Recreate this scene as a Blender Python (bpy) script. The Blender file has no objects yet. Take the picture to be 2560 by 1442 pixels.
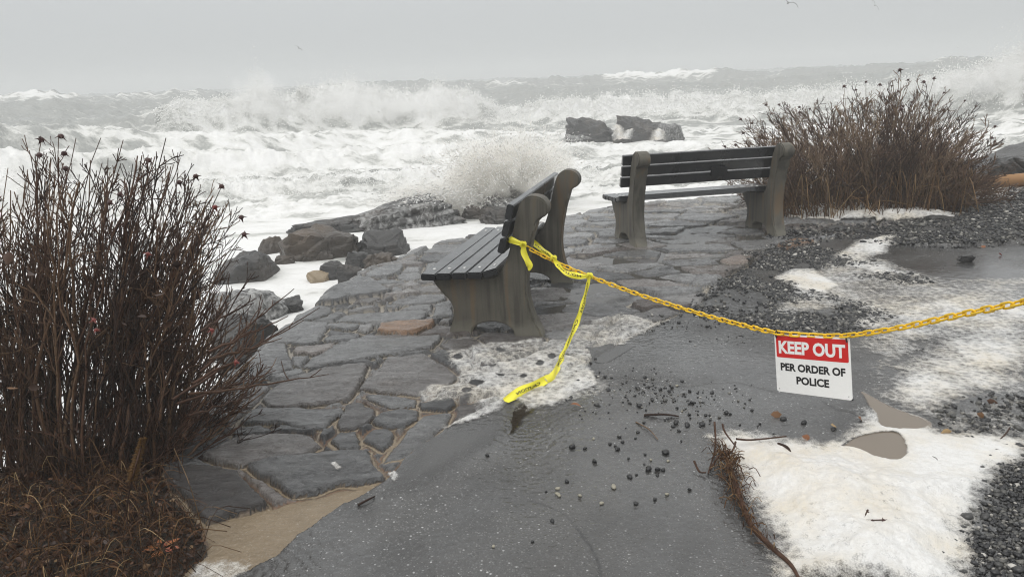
import bpy, bmesh, math, random
import numpy as np
from mathutils import Vector, Matrix
R_ = math.radians
random.seed(7)
RNG = np.random.default_rng(7)
SC = bpy.context.scene
COL = SC.collection

# ------------------------------------------------------------------ camera
PW, PH, FPX = 2560.0, 1442.0, 1900.0          # photo size and focal length in its pixels
PITCH, ROLL, CH = R_(15.5), R_(2.3), 1.548
FW = np.array([0, math.cos(PITCH), -math.sin(PITCH)])
_R0 = np.array([1.0, 0, 0]); _U0 = np.cross(_R0, FW)
RT = _R0 * math.cos(ROLL) - _U0 * math.sin(ROLL)
UP = _U0 * math.cos(ROLL) + _R0 * math.sin(ROLL)
cd = bpy.data.cameras.new('camera'); cam = bpy.data.objects.new('camera', cd); COL.objects.link(cam)
cd.sensor_fit = 'HORIZONTAL'; cd.sensor_width = 36; cd.lens = 36 * FPX / PW
cd.clip_start = .05; cd.clip_end = 3000
M = Matrix.Identity(4)
for i in range(3):
    M[i][0], M[i][1], M[i][2] = RT[i], UP[i], -FW[i]
M[2][3] = CH
cam.matrix_world = M
SC.camera = cam

# ------------------------------------------------------------------ world, sun, exposure
SUN_EL, SUN_AZ = R_(62), R_(222)
W = bpy.data.worlds.new('World'); SC.world = W; W.use_nodes = True
nt = W.node_tree; nt.nodes.clear()
def wn(t, **k):
    n = nt.nodes.new(t)
    for a, v in k.items(): setattr(n, a, v)
    return n
sky = wn('ShaderNodeTexSky'); sky.sky_type = 'NISHITA'; sky.sun_disc = False
sky.sun_elevation = SUN_EL; sky.sun_rotation = SUN_AZ; sky.dust_density = 4; sky.air_density = 1
hsv = wn('ShaderNodeHueSaturation'); hsv.inputs['Saturation'].default_value = .06
tc = wn('ShaderNodeTexCoord'); sx = wn('ShaderNodeSeparateXYZ')
ramp = wn('ShaderNodeValToRGB')                 # cloud deck: brighter overhead than at the horizon
e = ramp.color_ramp.elements
e[0].position = 0.0; e[0].color = (4.9, 5.1, 5.2, 1)
e[1].position = 1.0; e[1].color = (12.2, 12.2, 12.1, 1)
m_ = ramp.color_ramp.elements.new(.22); m_.color = (6.5, 6.75, 6.9, 1)
mx = wn('ShaderNodeMixRGB'); mx.inputs[0].default_value = .88
bg = wn('ShaderNodeBackground'); bg.inputs['Strength'].default_value = .1
wo = wn('ShaderNodeOutputWorld')
L = nt.links.new
L(sky.outputs[0], hsv.inputs['Color']); L(tc.outputs['Generated'], sx.inputs[0]); L(sx.outputs['Z'], ramp.inputs[0])
L(hsv.outputs[0], mx.inputs[1]); L(ramp.outputs[0], mx.inputs[2]); L(mx.outputs[0], bg.inputs[0]); L(bg.outputs[0], wo.inputs[0])
sl = bpy.data.lights.new('sun', 'SUN'); sl.energy = 1.05; sl.angle = R_(55); sl.color = (1, .97, .93)
so = bpy.data.objects.new('sun', sl); COL.objects.link(so)
so.rotation_euler = (R_(90) - SUN_EL, 0, R_(180) + SUN_AZ * -1 + R_(0))
SC.view_settings.view_transform = 'Standard'; SC.view_settings.look = 'None'
SC.view_settings.exposure = 0.12; SC.view_settings.gamma = 1
SC.cycles.volume_bounces = 6; SC.cycles.transparent_max_bounces = 24; SC.cycles.max_bounces = 8
SC.cycles.use_denoising = True; SC.cycles.filter_width = 1.1

# ------------------------------------------------------------------ placing helpers
def ray(px, py):
    d = FW + RT * ((px - PW / 2) / FPX) + UP * ((PH / 2 - py) / FPX)
    return d
def gp(px, py, z=0.0):                          # the point of the plane at height z seen at a pixel of the photo
    d = ray(px, py); t = (z - CH) / d[2]
    return np.array([d[0] * t, d[1] * t, z])
def rp(px, py, r):                              # the point at horizontal distance r seen at a pixel
    d = ray(px, py); t = r / math.hypot(d[0], d[1])
    return np.array([d[0] * t, d[1] * t, CH + d[2] * t])
def azim(px, py=195): d = ray(px, py); return math.atan2(d[0], d[1])
def gps(pts, z=0.0): return np.array([gp(x, y, z)[:2] for x, y in pts])

# ------------------------------------------------------------------ numpy noise
def _h(ix, iy, iz, s):
    h = (ix.astype(np.int64) * 374761393 + iy.astype(np.int64) * 668265263 + iz.astype(np.int64) * 2147483647 + s * 974634777) & 0xffffffff
    h = ((h ^ (h >> 13)) * 1274126177) & 0xffffffff
    h = ((h ^ (h >> 16)) * 2246822519) & 0xffffffff
    return ((h ^ (h >> 15)) & 0xffffff) / float(0xffffff) * 2 - 1
def vn(x, y, z=None, s=0):
    x = np.asarray(x, float); y = np.asarray(y, float)
    xi = np.floor(x); yi = np.floor(y); u = x - xi; v = y - yi
    u = u * u * u * (u * (u * 6 - 15) + 10); v = v * v * v * (v * (v * 6 - 15) + 10)
    if z is None:
        zi = np.zeros_like(xi)
        a = _h(xi, yi, zi, s); b = _h(xi + 1, yi, zi, s); c = _h(xi, yi + 1, zi, s); d = _h(xi + 1, yi + 1, zi, s)
        return (a + (b - a) * u) * (1 - v) + (c + (d - c) * u) * v
    z = np.asarray(z, float); zi = np.floor(z); w = z - zi; w = w * w * (3 - 2 * w)
    def lay(k):
        a = _h(xi, yi, zi + k, s); b = _h(xi + 1, yi, zi + k, s); c = _h(xi, yi + 1, zi + k, s); d = _h(xi + 1, yi + 1, zi + k, s)
        return (a + (b - a) * u) * (1 - v) + (c + (d - c) * u) * v
    return lay(0) * (1 - w) + lay(1) * w
def fbm(x, y, z=None, o=4, s=0, g=.5):
    t = 0; a = 1.0; n = 0
    for k in range(o):
        f = 2.03 ** k
        t = t + a * vn(x * f + 3.1 * k, y * f - 1.7 * k, None if z is None else z * f, s + k); n += a; a *= g
    return t / n
def sstep(a, b, x):
    t = np.clip((x - a) / (b - a), 0, 1); return t * t * (3 - 2 * t)
def poly_sd(P, x, y):                           # signed distance to a polygon, positive inside
    P = np.asarray(P); d2 = np.full(x.shape, 1e18); ins = np.zeros(x.shape, bool); n = len(P)
    for i in range(n):
        x0, y0 = P[i]; x1, y1 = P[(i + 1) % n]; ex, ey = x1 - x0, y1 - y0
        wx, wy = x - x0, y - y0
        t = np.clip((wx * ex + wy * ey) / (ex * ex + ey * ey + 1e-12), 0, 1)
        d2 = np.minimum(d2, (wx - ex * t) ** 2 + (wy - ey * t) ** 2)
        if y0 != y1:
            c = ((y0 > y) != (y1 > y)) & (x < ex * (y - y0) / ey + x0); ins ^= c
    d = np.sqrt(d2); return np.where(ins, d, -d)

# ------------------------------------------------------------------ object helpers
def tag(o, label=None, cat=None, group=None, kind=None):
    if label: o['label'] = label
    if cat: o['category'] = cat
    if group: o['group'] = group
    if kind: o['kind'] = kind
    return o
def empty(name, loc, rz=0):
    o = bpy.data.objects.new(name, None); COL.objects.link(o); o.location = loc; o.rotation_euler = (0, 0, rz); o.empty_display_size = .1
    return o
def link(name, me, mat, parent=None, smooth=True):
    for m in (mat if isinstance(mat, (list, tuple)) else [mat]):
        if m: me.materials.append(m)
    if smooth and len(me.polygons): me.polygons.foreach_set('use_smooth', np.ones(len(me.polygons), bool))
    o = bpy.data.objects.new(name, me); COL.objects.link(o)
    if parent: o.parent = parent
    return o
def np_mesh(name, V, F, mat, parent=None, attrs=None, smooth=True):
    """V (n,3); F (m,k) one face size"""
    me = bpy.data.meshes.new(name); V = np.asarray(V, np.float32); F = np.asarray(F, np.int32); k = F.shape[1]
    me.vertices.add(len(V)); me.vertices.foreach_set('co', V.ravel())
    me.loops.add(F.size); me.loops.foreach_set('vertex_index', F.ravel())
    me.polygons.add(len(F)); me.polygons.foreach_set('loop_start', np.arange(0, F.size, k, dtype=np.int32))
    me.polygons.foreach_set('loop_total', np.full(len(F), k, np.int32))
    me.update(calc_edges=True)
    for n, a in (attrs or {}).items():
        at = me.attributes.new(n, 'FLOAT', 'POINT'); at.data.foreach_set('value', np.asarray(a, np.float32).ravel())
    return link(name, me, mat, parent, smooth)
def bm_mesh(name, bm, mat, parent=None, smooth=False):
    bmesh.ops.recalc_face_normals(bm, faces=bm.faces)
    me = bpy.data.meshes.new(name); bm.to_mesh(me); bm.free()
    return link(name, me, mat, parent, smooth)
def dup(o, parent=None):
    c = o.copy(); COL.objects.link(c)
    if parent: c.parent = parent
    return c
class Tubes:
    """collects tapered tubes, each along a polyline, into one mesh"""
    def __init__(s): s.V = []; s.F = []; s.T = []; s.n = 0
    def add(s, P, r, k=5, tone=0.5):
        P = np.asarray(P, float); n = len(P); r = np.broadcast_to(np.asarray(r, float), (n,))
        t = np.gradient(P, axis=0); t /= np.linalg.norm(t, axis=1)[:, None] + 1e-9
        ref = np.array([0, 0, 1.0]) if abs(t[0][2]) < .8 else np.array([1.0, 0, 0])
        u = np.cross(t, ref); u /= np.linalg.norm(u, axis=1)[:, None] + 1e-9; v = np.cross(t, u)
        a = np.arange(k) * 2 * math.pi / k
        ring = P[:, None] + r[:, None, None] * (np.cos(a)[None, :, None] * u[:, None] + np.sin(a)[None, :, None] * v[:, None])
        s.V.append(ring.reshape(-1, 3)); b = s.n
        i = np.arange(n - 1)[:, None] * k; j = np.arange(k)[None]; j2 = (j + 1) % k
        s.F.append(np.stack([b + i + j, b + i + j2, b + i + k + j2, b + i + k + j], -1).reshape(-1, 4))
        s.F.append(np.array([[b + (n - 1) * k + q for q in (0, 1, 2, 3 if k > 3 else 2)]]) if k >= 4 else np.zeros((0, 4), int))
        s.T.append(np.full(n * k, tone)); s.n += n * k
    def build(s, name, mat, parent=None):
        return np_mesh(name, np.concatenate(s.V), np.concatenate(s.F), mat, parent, {'tone': np.concatenate(s.T)})
def crom(P, n):                                # smooth curve through points
    P = np.asarray(P, float); Q = np.vstack([2 * P[0] - P[1], P, 2 * P[-1] - P[-2]]); out = []
    m = len(P) - 1
    for t in np.linspace(0, m, n):
        i = min(int(t), m - 1); u = t - i; a, b, c, d = Q[i], Q[i + 1], Q[i + 2], Q[i + 3]
        out.append(.5 * (2 * b + (c - a) * u + (2 * a - 5 * b + 4 * c - d) * u * u + (3 * b - a - 3 * c + d) * u ** 3))
    return np.array(out)

# ------------------------------------------------------------------ materials
class N:
    """small node-graph writer"""
    def __init__(s, name):
        s.m = bpy.data.materials.new(name); s.m.use_nodes = True; s.t = s.m.node_tree; s.t.nodes.clear()
        s.out = s.t.nodes.new('ShaderNodeOutputMaterial'); s._p = None
    def n(s, typ, ins=None, **k):
        q = s.t.nodes.new(typ)
        for a, v in k.items(): setattr(q, a, v)
        for a, v in (ins or {}).items():
            if isinstance(v, bpy.types.NodeSocket): s.t.links.new(v, q.inputs[a])
            else: q.inputs[a].default_value = v
        return q
    def pos(s, scale=(1, 1, 1)):
        if s._p is None: s._p = s.n('ShaderNodeNewGeometry').outputs['Position']
        if scale == (1, 1, 1): return s._p
        return s.n('ShaderNodeMapping', {'Vector': s._p, 'Scale': scale}).outputs[0]
    def obj(s, scale=(1, 1, 1)):
        o = s.n('ShaderNodeTexCoord').outputs['Object']
        return s.n('ShaderNodeMapping', {'Vector': o, 'Scale': scale}).outputs[0]
    def noise(s, sc, det=4, vec=None, rough=.55, dist=0):
        return s.n('ShaderNodeTexNoise', {'Vector': vec or s.pos(), 'Scale': sc, 'Detail': det, 'Roughness': rough, 'Distortion': dist}).outputs[0]
    def voro(s, sc, vec=None, feature='F1', out=0):
        q = s.n('ShaderNodeTexVoronoi', {'Vector': vec or s.pos(), 'Scale': sc}, feature=feature); return q.outputs[out]
    def ramp(s, f, stops):
        q = s.n('ShaderNodeValToRGB', {'Fac': f}); r = q.color_ramp
        while len(r.elements) < len(stops): r.elements.new(.5)
        for el, (p, c) in zip(r.elements, stops):
            el.position = p; el.color = (c, c, c, 1) if not isinstance(c, tuple) else (*c, 1)
        return q.outputs[0]
    def mix(s, f, a, b, mode='MIX'):
        q = s.n('ShaderNodeMixRGB', blend_type=mode)
        for i, v in ((0, f), (1, a), (2, b)):
            if isinstance(v, bpy.types.NodeSocket): s.t.links.new(v, q.inputs[i])
            elif isinstance(v, tuple): q.inputs[i].default_value = (*v, 1)
            else: q.inputs[i].default_value = v if i == 0 else (v, v, v, 1)
        return q.outputs[0]
    def math(s, op, a, b=0.0, clamp=False):
        q = s.n('ShaderNodeMath', operation=op, use_clamp=clamp)
        for i, v in ((0, a), (1, b)):
            if isinstance(v, bpy.types.NodeSocket): s.t.links.new(v, q.inputs[i])
            else: q.inputs[i].default_value = v
        return q.outputs[0]
    def attr(s, name): return s.n('ShaderNodeAttribute', attribute_name=name).outputs['Fac']
    def bump(s, h, st=.5, d=.01, nrm=None):
        i = {'Height': h, 'Strength': st, 'Distance': d}
        if nrm is not None: i['Normal'] = nrm
        return s.n('ShaderNodeBump', i).outputs[0]
    def bsdf(s, col, rough=.5, nrm=None, spec=.5, **k):
        i = {'Roughness': rough, 'Specular IOR Level': spec, 'Base Color': (*col, 1) if isinstance(col, tuple) else col}
        if nrm is not None: i['Normal'] = nrm
        i.update(k)
        return s.n('ShaderNodeBsdfPrincipled', i).outputs[0]
    def done(s, sh, alpha=None):
        if alpha is not None:
            tr = s.n('ShaderNodeBsdfTransparent').outputs[0]
            q = s.n('ShaderNodeMixShader', {0: alpha}); s.t.links.new(tr, q.inputs[1]); s.t.links.new(sh, q.inputs[2]); sh = q.outputs[0]
        s.t.links.new(sh, s.out.inputs[0]); return s.m

def mat_asphalt():
    g = N('asphalt')
    v = g.n('ShaderNodeTexVoronoi', {'Vector': g.pos(), 'Scale': 95.0, 'Randomness': 1.0})
    chip = g.ramp(v.outputs['Color'], [(0, .03), (.55, .09), (.78, .19), (.86, .26), (.89, .62), (1, .85)])
    mask = g.ramp(v.outputs['Distance'], [(.25, 1.0), (.5, 0.0)])
    base = g.mix(g.noise(1.3, 5), (.046, .0445, .043), (.086, .083, .079))
    c = g.mix(mask, base, chip)
    v2 = g.n('ShaderNodeTexVoronoi', {'Vector': g.pos(), 'Scale': 190.0}); c = g.mix(g.math('MULTIPLY', g.ramp(v2.outputs['Distance'], [(.3, 1.0), (.5, 0.0)]), g.ramp(v2.outputs['Color'], [(.80, 0.0), (.86, .7)])), c, (.42, .41, .39))
    c = g.mix(g.ramp(g.noise(.55, 4), [(.45, 0.0), (.62, .55)]), c, (.085, .082, .077))
    h = g.math('ADD', g.math('MULTIPLY', mask, .6), g.math('MULTIPLY', g.noise(260, 2), .5))
    wet = g.ramp(g.noise(.9, 4), [(.42, .16), (.60, .46)])
    c = g.mix(g.math('MULTIPLY', g.attr('crack'), .85, True), c, (.012, .012, .012)); wm = g.ramp(g.noise(.75, 5, None, .6, .4), [(.44, 1.0), (.60, .15)])
    c = g.mix(g.ramp(g.noise(3.2, 5), [(.42, .4), (.55, 0.0)]), c, (.03, .03, .03)); c = g.mix(g.math('MULTIPLY', wm, .45), c, (.026, .0255, .025))
    return g.done(g.bsdf(c, wet, g.bump(h, .5, .005), .5, **{'Coat Weight': wm, 'Coat Roughness': .07, 'Coat IOR': 1.5, 'Coat Normal': g.bump(h, .12, .004)}))
def mat_terrace():
    g = N('slate_paving')
    tone, st, tan, wet = g.attr('tone'), g.attr('stone'), g.attr('tan'), g.attr('wet')
    lam = g.noise(9, 9, g.n('ShaderNodeMapping', {'Vector': g.pos(), 'Rotation': (0, 0, .25), 'Scale': (1, 2.6, 1)}).outputs[0], .74, 1.2)
    fine = g.noise(60, 5)
    sl = g.mix(tone, (.023, .024, .026), (.32, .32, .318))
    sl = g.mix(g.math('MULTIPLY', g.ramp(lam, [(.40, 0.0), (.62, .75)]), g.math('ADD', g.math('MULTIPLY', tone, .8), .12)), sl, (.30, .30, .305)); sl = g.mix(g.ramp(lam, [(.34, .6), (.46, 0.0)]), sl, (.016, .016, .018)); l2 = g.noise(34, 6, g.n('ShaderNodeMapping', {'Vector': g.pos(), 'Rotation': (0, 0, .3), 'Scale': (1, 2.2, 1)}).outputs[0], .7, .5); sl = g.mix(g.ramp(l2, [(.36, .5), (.46, 0.0)]), sl, (.022, .022, .024)); sl = g.mix(g.math('MULTIPLY', g.ramp(l2, [(.54, 0.0), (.66, .5)]), tone), sl, (.34, .34, .34))  # slate cleft streaks; contrast raised to paint in light and dark facet reflections
    sl = g.mix(g.ramp(g.noise(2.2, 4), [(.55, 0.0), (.75, .35)]), sl, (.10, .088, .07))
    sl = g.mix(tan, sl, g.mix(lam, (.24, .13, .07), (.36, .23, .145)))
    mo = g.mix(g.noise(3, 4), (.22, .195, .155), (.38, .335, .27)); mo = g.mix(g.math('MULTIPLY', tan, g.math('SUBTRACT', 1.0, st)), mo, g.mix(g.noise(4, 5), (.165, .122, .072), (.29, .222, .142)))
    mo = g.mix(g.ramp(g.voro(220, out=1), [(.8, 0.0), (.95, .5)]), mo, (.45, .4, .33))
    c = g.mix(st, mo, sl)
    ro = g.mix(st, .42, g.ramp(g.noise(3.5, 5), [(.35, .10), (.65, .42)]))
    ro = g.mix(wet, ro, .07)
    h = g.math('ADD', g.math('MULTIPLY', g.math('MULTIPLY', lam, st), 1.0), g.math('MULTIPLY', fine, .28))
    b = g.bump(h, 1.0, .04)
    return g.done(g.bsdf(c, ro, b, .5, **{'Coat Weight': .85, 'Coat Roughness': .08, 'Coat IOR': 1.4, 'Coat Normal': g.bump(lam, .8, .02)}))
def mat_soil():
    g = N('dark_soil')
    c = g.mix(g.noise(14, 5), (.014, .010, .007), (.055, .040, .026))
    return g.done(g.bsdf(c, .6, g.bump(g.noise(40, 5), 1, .03)))
def mat_ground_rock():
    g = N('wet_bedrock')
    return g.done(g.bsdf(g.mix(g.noise(2, 5), (.035, .035, .036), (.1, .098, .095)), .4, g.bump(g.noise(8, 6), .8, .05)))
def mat_beach():
    g = N('beach_grit')
    c = g.mix(g.voro(45, out=1), (.02, .02, .02), (.12, .115, .11))
    return g.done(g.bsdf(c, .4, g.bump(g.voro(45), 1, .02)))
def mat_foam(name='foam', lo=(.58, .575, .56), hi=(.80, .795, .78), sc=1.0):
    g = N(name)
    d = g.attr('dens')
    n1 = g.noise(42 * sc, 6, None, .70, 0); n2 = g.noise(7 * sc, 3, None, .5, .3)
    n3 = g.voro(170 * sc, None, 'F1')
    th = g.math('ADD', g.math('MULTIPLY', n1, .60), g.math('MULTIPLY', n2, .3))
    th = g.math('SUBTRACT', g.math('ADD', th, g.math('ADD', g.math('MULTIPLY', n3, .30), g.math('MULTIPLY', g.math('SUBTRACT', .75, g.voro(30)), .36))), .27)
    al = g.math('MULTIPLY', g.math('SUBTRACT', d, th), 1.9, True)
    al = g.math('MULTIPLY', al, .97)
    c = g.mix(g.ramp(g.math('ADD', g.math('MULTIPLY', d, .75), g.math('MULTIPLY', n1, .35)), [(.45, 0.0), (1.05, 1.0)]), lo, hi)
    c = g.mix(g.ramp(g.noise(2.6, 5, None, .65), [(.43, 0.0), (.64, .8)]), c, (.70, .635, .52)); c = g.mix(g.ramp(n1, [(.38, .55), (.54, 0.0)]), c, (.66, .645, .615))
    h = g.math('ADD', g.math('MULTIPLY', n3, .5), g.math('MULTIPLY', n1, 1.0))
    return g.done(g.bsdf(c, .5, g.bump(h, .5, .012), .4), al)
def mat_sea():
    g = N('stormy_sea')
    f = g.attr('foam')
    v2 = g.n('ShaderNodeMapping', {'Vector': g.pos(), 'Rotation': (0, 0, .15), 'Scale': (.55, 1.0, .3)}).outputs[0]
    big = g.noise(.42, 5, v2, .6, 1.2); mid = g.noise(1.7, 5, v2, .62, 1.4); fin = g.noise(7, 4, v2, .6, .8)
    lace = g.voro(1.15, g.n('ShaderNodeVectorMath', {0: v2, 1: g.n('ShaderNodeVectorMath', {0: g.n('ShaderNodeTexNoise', {'Vector': v2, 'Scale': 1.1, 'Detail': 4.0}).outputs[1], 'Scale': 1.3}, operation='SCALE').outputs[0]}).outputs[0], 'DISTANCE_TO_EDGE')
    lace = g.ramp(lace, [(0, 0.0), (.28, 1.0)])
    th = g.math('ADD', g.math('MULTIPLY', big, .45), g.math('ADD', g.math('MULTIPLY', mid, .34), g.math('ADD', g.math('MULTIPLY', lace, .18), g.math('ADD', g.math('MULTIPLY', fin, .16), g.math('MULTIPLY', g.math('SUBTRACT', g.noise(19, 4, v2, .65, .6), .5), .16)))))
    th = g.math('ADD', g.math('MULTIPLY', g.math('SUBTRACT', th, .54), 1.7), .54)
    a = g.math('MULTIPLY', g.math('ADD', g.math('SUBTRACT', f, th), .03), 4.2, True)
    water = g.bsdf(g.mix(big, (.25, .26, .25), (.38, .385, .365)), .22, g.bump(g.math('ADD', mid, g.math('MULTIPLY', fin, .4)), .7, .25), .5)
    fc = g.mix(g.math('MULTIPLY', g.math('SUBTRACT', f, g.math('MULTIPLY', th, .9)), 2.1, True), (.56, .56, .52), (.80, .80, .79))  # thin foam tone; its beige also paints the shaded faces of the breakers
    foam = g.bsdf(fc, .8, g.bump(g.math('ADD', g.math('MULTIPLY', mid, .8), g.math('MULTIPLY', fin, .6)), .5, .12), .2)
    q = g.n('ShaderNodeMixShader', {0: a}); g.t.links.new(water, q.inputs[1]); g.t.links.new(foam, q.inputs[2])
    return g.done(q.outputs[0])
def mat_rock(name, lo=(.016, .016, .017), hi=(.078, .076, .073), warm=.25, wash=0.0):
    g = N(name)
    v = g.n('ShaderNodeMapping', {'Vector': g.pos(), 'Rotation': (.5, .3, .4), 'Scale': (1, 1, 3.2)}).outputs[0]
    n1 = g.noise(2.6, 7, v, .62, .8); n2 = g.noise(22, 5)
    c = g.mix(n1, lo, hi)
    c = g.mix(g.ramp(g.noise(1.4, 3), [(.5, 0.0), (.7, warm)]), c, (.15, .105, .065))
    ro = g.ramp(n2, [(.3, .22), (.7, .5)])
    crack = g.ramp(g.voro(1.9, g.n('ShaderNodeMapping', {'Vector': g.pos(), 'Rotation': (.7, .2, .5), 'Scale': (1, 1.6, 1)}).outputs[0], 'DISTANCE_TO_EDGE'), [(0, 0.0), (.05, 1.0)])
    h = g.math('ADD', g.math('MULTIPLY', n1, 1.0), g.math('ADD', g.math('MULTIPLY', n2, .25), g.math('MULTIPLY', crack, .35)))
    if wash > 0:
        k = g.ramp(g.noise(5, 6, g.n('ShaderNodeMapping', {'Vector': g.pos(), 'Scale': (1.6, 1.6, .9)}).outputs[0], .7, 1.5), [(.5 - wash * .22, 0.0), (.66 - wash * .16, 1.0)])
        c = g.mix(g.math('MULTIPLY', k, .55 + .4 * wash), c, (.50, .50, .49)); 
    return g.done(g.bsdf(c, ro, g.bump(h, .8, .05), .5))
def mat_concrete():
    g = N('wet_concrete')
    o = g.obj((1, 1, 1))
    n = g.noise(9, 6, o); fi = g.noise(140, 3, o)
    st = g.noise(1, 4, g.obj((8, 14, 1.0)), .6, .2)
    c = g.mix(n, (.075, .069, .055), (.140, .130, .106))
    c = g.mix(g.ramp(st, [(.40, .55), (.50, 0.0)]), c, (.035, .032, .027))
    c = g.mix(g.ramp(st, [(.53, 0.0), (.64, .65)]), c, (.165, .108, .058))
    z = g.n('ShaderNodeSeparateXYZ', {0: g.obj()}).outputs['Z']
    c = g.mix(g.ramp(g.math('ADD', z, g.math('MULTIPLY', n, .12)), [(.08, .65), (.15, 0.0)]), c, (.21, .20, .165))
    return g.done(g.bsdf(c, g.ramp(n, [(.3, .5), (.7, .72)]), g.bump(g.math('ADD', fi, g.math('MULTIPLY', n, .8)), .35, .006), .4))
def mat_slat():
    g = N('dark_slat')
    o = g.obj((1.5, 40, 40)); n = g.noise(2.5, 5, o)
    c = g.mix(n, (.008, .0085, .0095), (.022, .023, .025))
    c = g.mix(g.ramp(g.noise(14, 5, g.obj()), [(.62, 0.0), (.75, .4)]), c, (.07, .07, .07))
    return g.done(g.bsdf(c, g.ramp(g.noise(5, 4, g.obj()), [(.3, .22), (.7, .38)]), g.bump(n, .25, .004), .5, **{'Coat Weight': .7, 'Coat Roughness': .12}))
def mat_plain(name, col, rough=.5, var=.25, sc=20, spec=.5, **k):
    g = N(name); lo = tuple(c * (1 - var) for c in col); hi = tuple(min(1, c * (1 + var)) for c in col)
    return g.done(g.bsdf(g.mix(g.noise(sc, 4, g.obj()), lo, hi), rough, g.bump(g.noise(sc * 4, 3, g.obj()), .2, .003), spec, **k))
def mat_stem(name, a, b, c3):
    g = N(name); t = g.attr('tone')
    c = g.ramp(t, [(0, a), (.5, b), (1, c3)])
    c = g.mix(g.ramp(g.noise(50, 3), [(.45, 0.0), (.7, .5)]), c, tuple(x * .45 for x in a))
    return g.done(g.bsdf(c, .55, g.bump(g.noise(300, 2), .5, .002), .22))
def mat_tone(name, stops, rough=.6, spec=.3, trans=0.0):
    g = N(name)
    return g.done(g.bsdf(g.ramp(g.attr('tone'), stops), rough, None, spec))

MT = dict(asphalt=mat_asphalt(), terrace=mat_terrace(), soil=mat_soil(), bed=mat_ground_rock(), beach=mat_beach(),
          foam=mat_foam(), sea=mat_sea(), rock=mat_rock('grey_rock'), brown=mat_rock('brown_rock', (.024, .021, .019), (.105, .088, .072), .45),
          washed=mat_rock('foam_washed_rock', wash=.45), veil=mat_rock('wave_swept_rock', wash=.2), tanrock=mat_rock('tan_rock', (.22, .17, .11), (.36, .29, .20), .3),
          concrete=mat_concrete(), slat=mat_slat(),
          steel=mat_plain('bolt_steel', (.55, .55, .54), .3, .1, Metallic=.8),
          chain=mat_plain('yellow_plastic', (.86, .54, .012), .38, .1, 12),
          tape=mat_plain('yellow_tape', (.88, .80, .05), .3, .06, 30), ink=mat_plain('black_ink', (.012, .012, .012), .5),
          white=mat_plain('sign_white', (.88, .88, .86), .35, .04, 9), red=mat_plain('sign_red', (.62, .018, .016), .38, .06, 9),
          black=mat_plain('black_plastic', (.012, .012, .013), .4))

# ------------------------------------------------------------------ land: one height map, cut into its surfaces
LAND = np.vstack([[(-40, -8), (-40, .4), (-9, .9), (-4.6, 1.55)],
    gps([(0, 1215), (250, 1100), (420, 1030), (530, 960), (585, 895), (655, 838), (790, 752), (870, 690), (940, 655), (1000, 640), (1100, 600),
         (1180, 588), (1290, 560), (1420, 533), (1540, 515), (1640, 500), (1800, 487), (2000, 470), (2250, 445), (2440, 425), (2560, 400)]),
    [(14, 17), (40, 30), (60, 34), (60, -8)]])
ASPH_EDGE = [(470, 1500), (600, 1430), (690, 1385), (738, 1335), (790, 1300), (860, 1255), (930, 1216), (970, 1190), (1010, 1140), (1075, 1095), (1180, 1035), (1290, 985),
    (1400, 935), (1500, 890), (1580, 835), (1700, 785), (1760, 750), (1830, 690), (1900, 650), (1990, 620), (2100, 590), (2230, 562)]
TERR = np.vstack([gps(ASPH_EDGE), gps([(2330, 520), (2200, 430), (1800, 440), (1400, 500), (1000, 560), (800, 680), (600, 820), (500, 890), (430, 1000), (395, 1050),
    (402, 1190), (432, 1250), (500, 1310), (515, 1380), (440, 1442), (400, 1500)])])
SOIL = np.vstack([gps([(400, 1500), (440, 1442), (515, 1380), (500, 1310), (432, 1250), (402, 1190), (395, 1050), (430, 960), (600, 800), (500, 700)]), [(-12, 9), (-12, -1), (-1, .9)]])
BEACH = np.vstack([gps([(2230, 562), (2330, 520), (2200, 430)]), [(6, 30), (60, 34), (60, 8)], gps([(2900, 590), (2560, 608), (2400, 618), (2280, 612), (2180, 605)])])

def c5(p): return [(400 + x / 2.179, 780 + y / 2.179) for x, y in p]
def c6(p): return [(540 + x / 3.657, 640 + y / 3.657) for x, y in p]
ST = []   # (polygon in photo pixels, tone, tan, extra height)
def S(p, tone=.4, tan=0, h=0.0): ST.append((gps(p), tone, tan or random.choice([0, 0, .05, .10]), h))
S(c5([(10,885),(200,865),(330,880),(420,905),(470,950),(585,1050),(480,1085),(400,1105),(260,1140),(225,1120),(120,1010),(20,930)]), .0, 0, .03)
S(c5([(470,840),(640,790),(880,770),(1145,750),(1160,830),(1220,895),(1130,930),(960,940),(830,975),(710,995),(640,950),(520,890)]), .25, 0, .015)
S(c5([(235,795),(320,735),(420,690),(700,680),(830,690),(900,720),(780,770),(600,800),(420,840),(330,830)]), .35, 0, .01)
S(c5([(10,870),(20,780),(60,680),(140,610),(220,610),(300,650),(375,690),(270,760),(215,800),(80,850)]), .15)
S(c5([(390,650),(420,630),(560,625),(610,640),(570,670),(390,675)]), .1)
S(c5([(430,600),(500,530),(580,520),(800,525),(990,520),(1000,550),(960,570),(940,600),(880,640),(780,625),(620,605)]), .4)
S(c5([(1010,515),(1080,495),(1170,525),(1160,570),(1110,610),(1040,640),(965,640),(985,570)]), .15)
S(c5([(1200,545),(1280,530),(1410,535),(1405,575),(1330,620),(1240,630),(1140,600)]), .2)
S(c5([(935,690),(980,655),(1070,655),(1070,735),(970,745)]), .2)
S(c5([(1095,700),(1150,640),(1240,640),(1270,665),(1245,710),(1210,745)]), .2)
S(c5([(1215,800),(1290,700),(1440,560),(1590,545),(1560,620),(1440,690),(1390,760)]), .45, 0, -.012)
S(c5([(555,470),(640,390),(760,345),(920,305),(1130,285),(1110,360),(1070,420),(1030,480),(860,500),(690,515),(590,510)]), .35, 0, .01)
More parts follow.
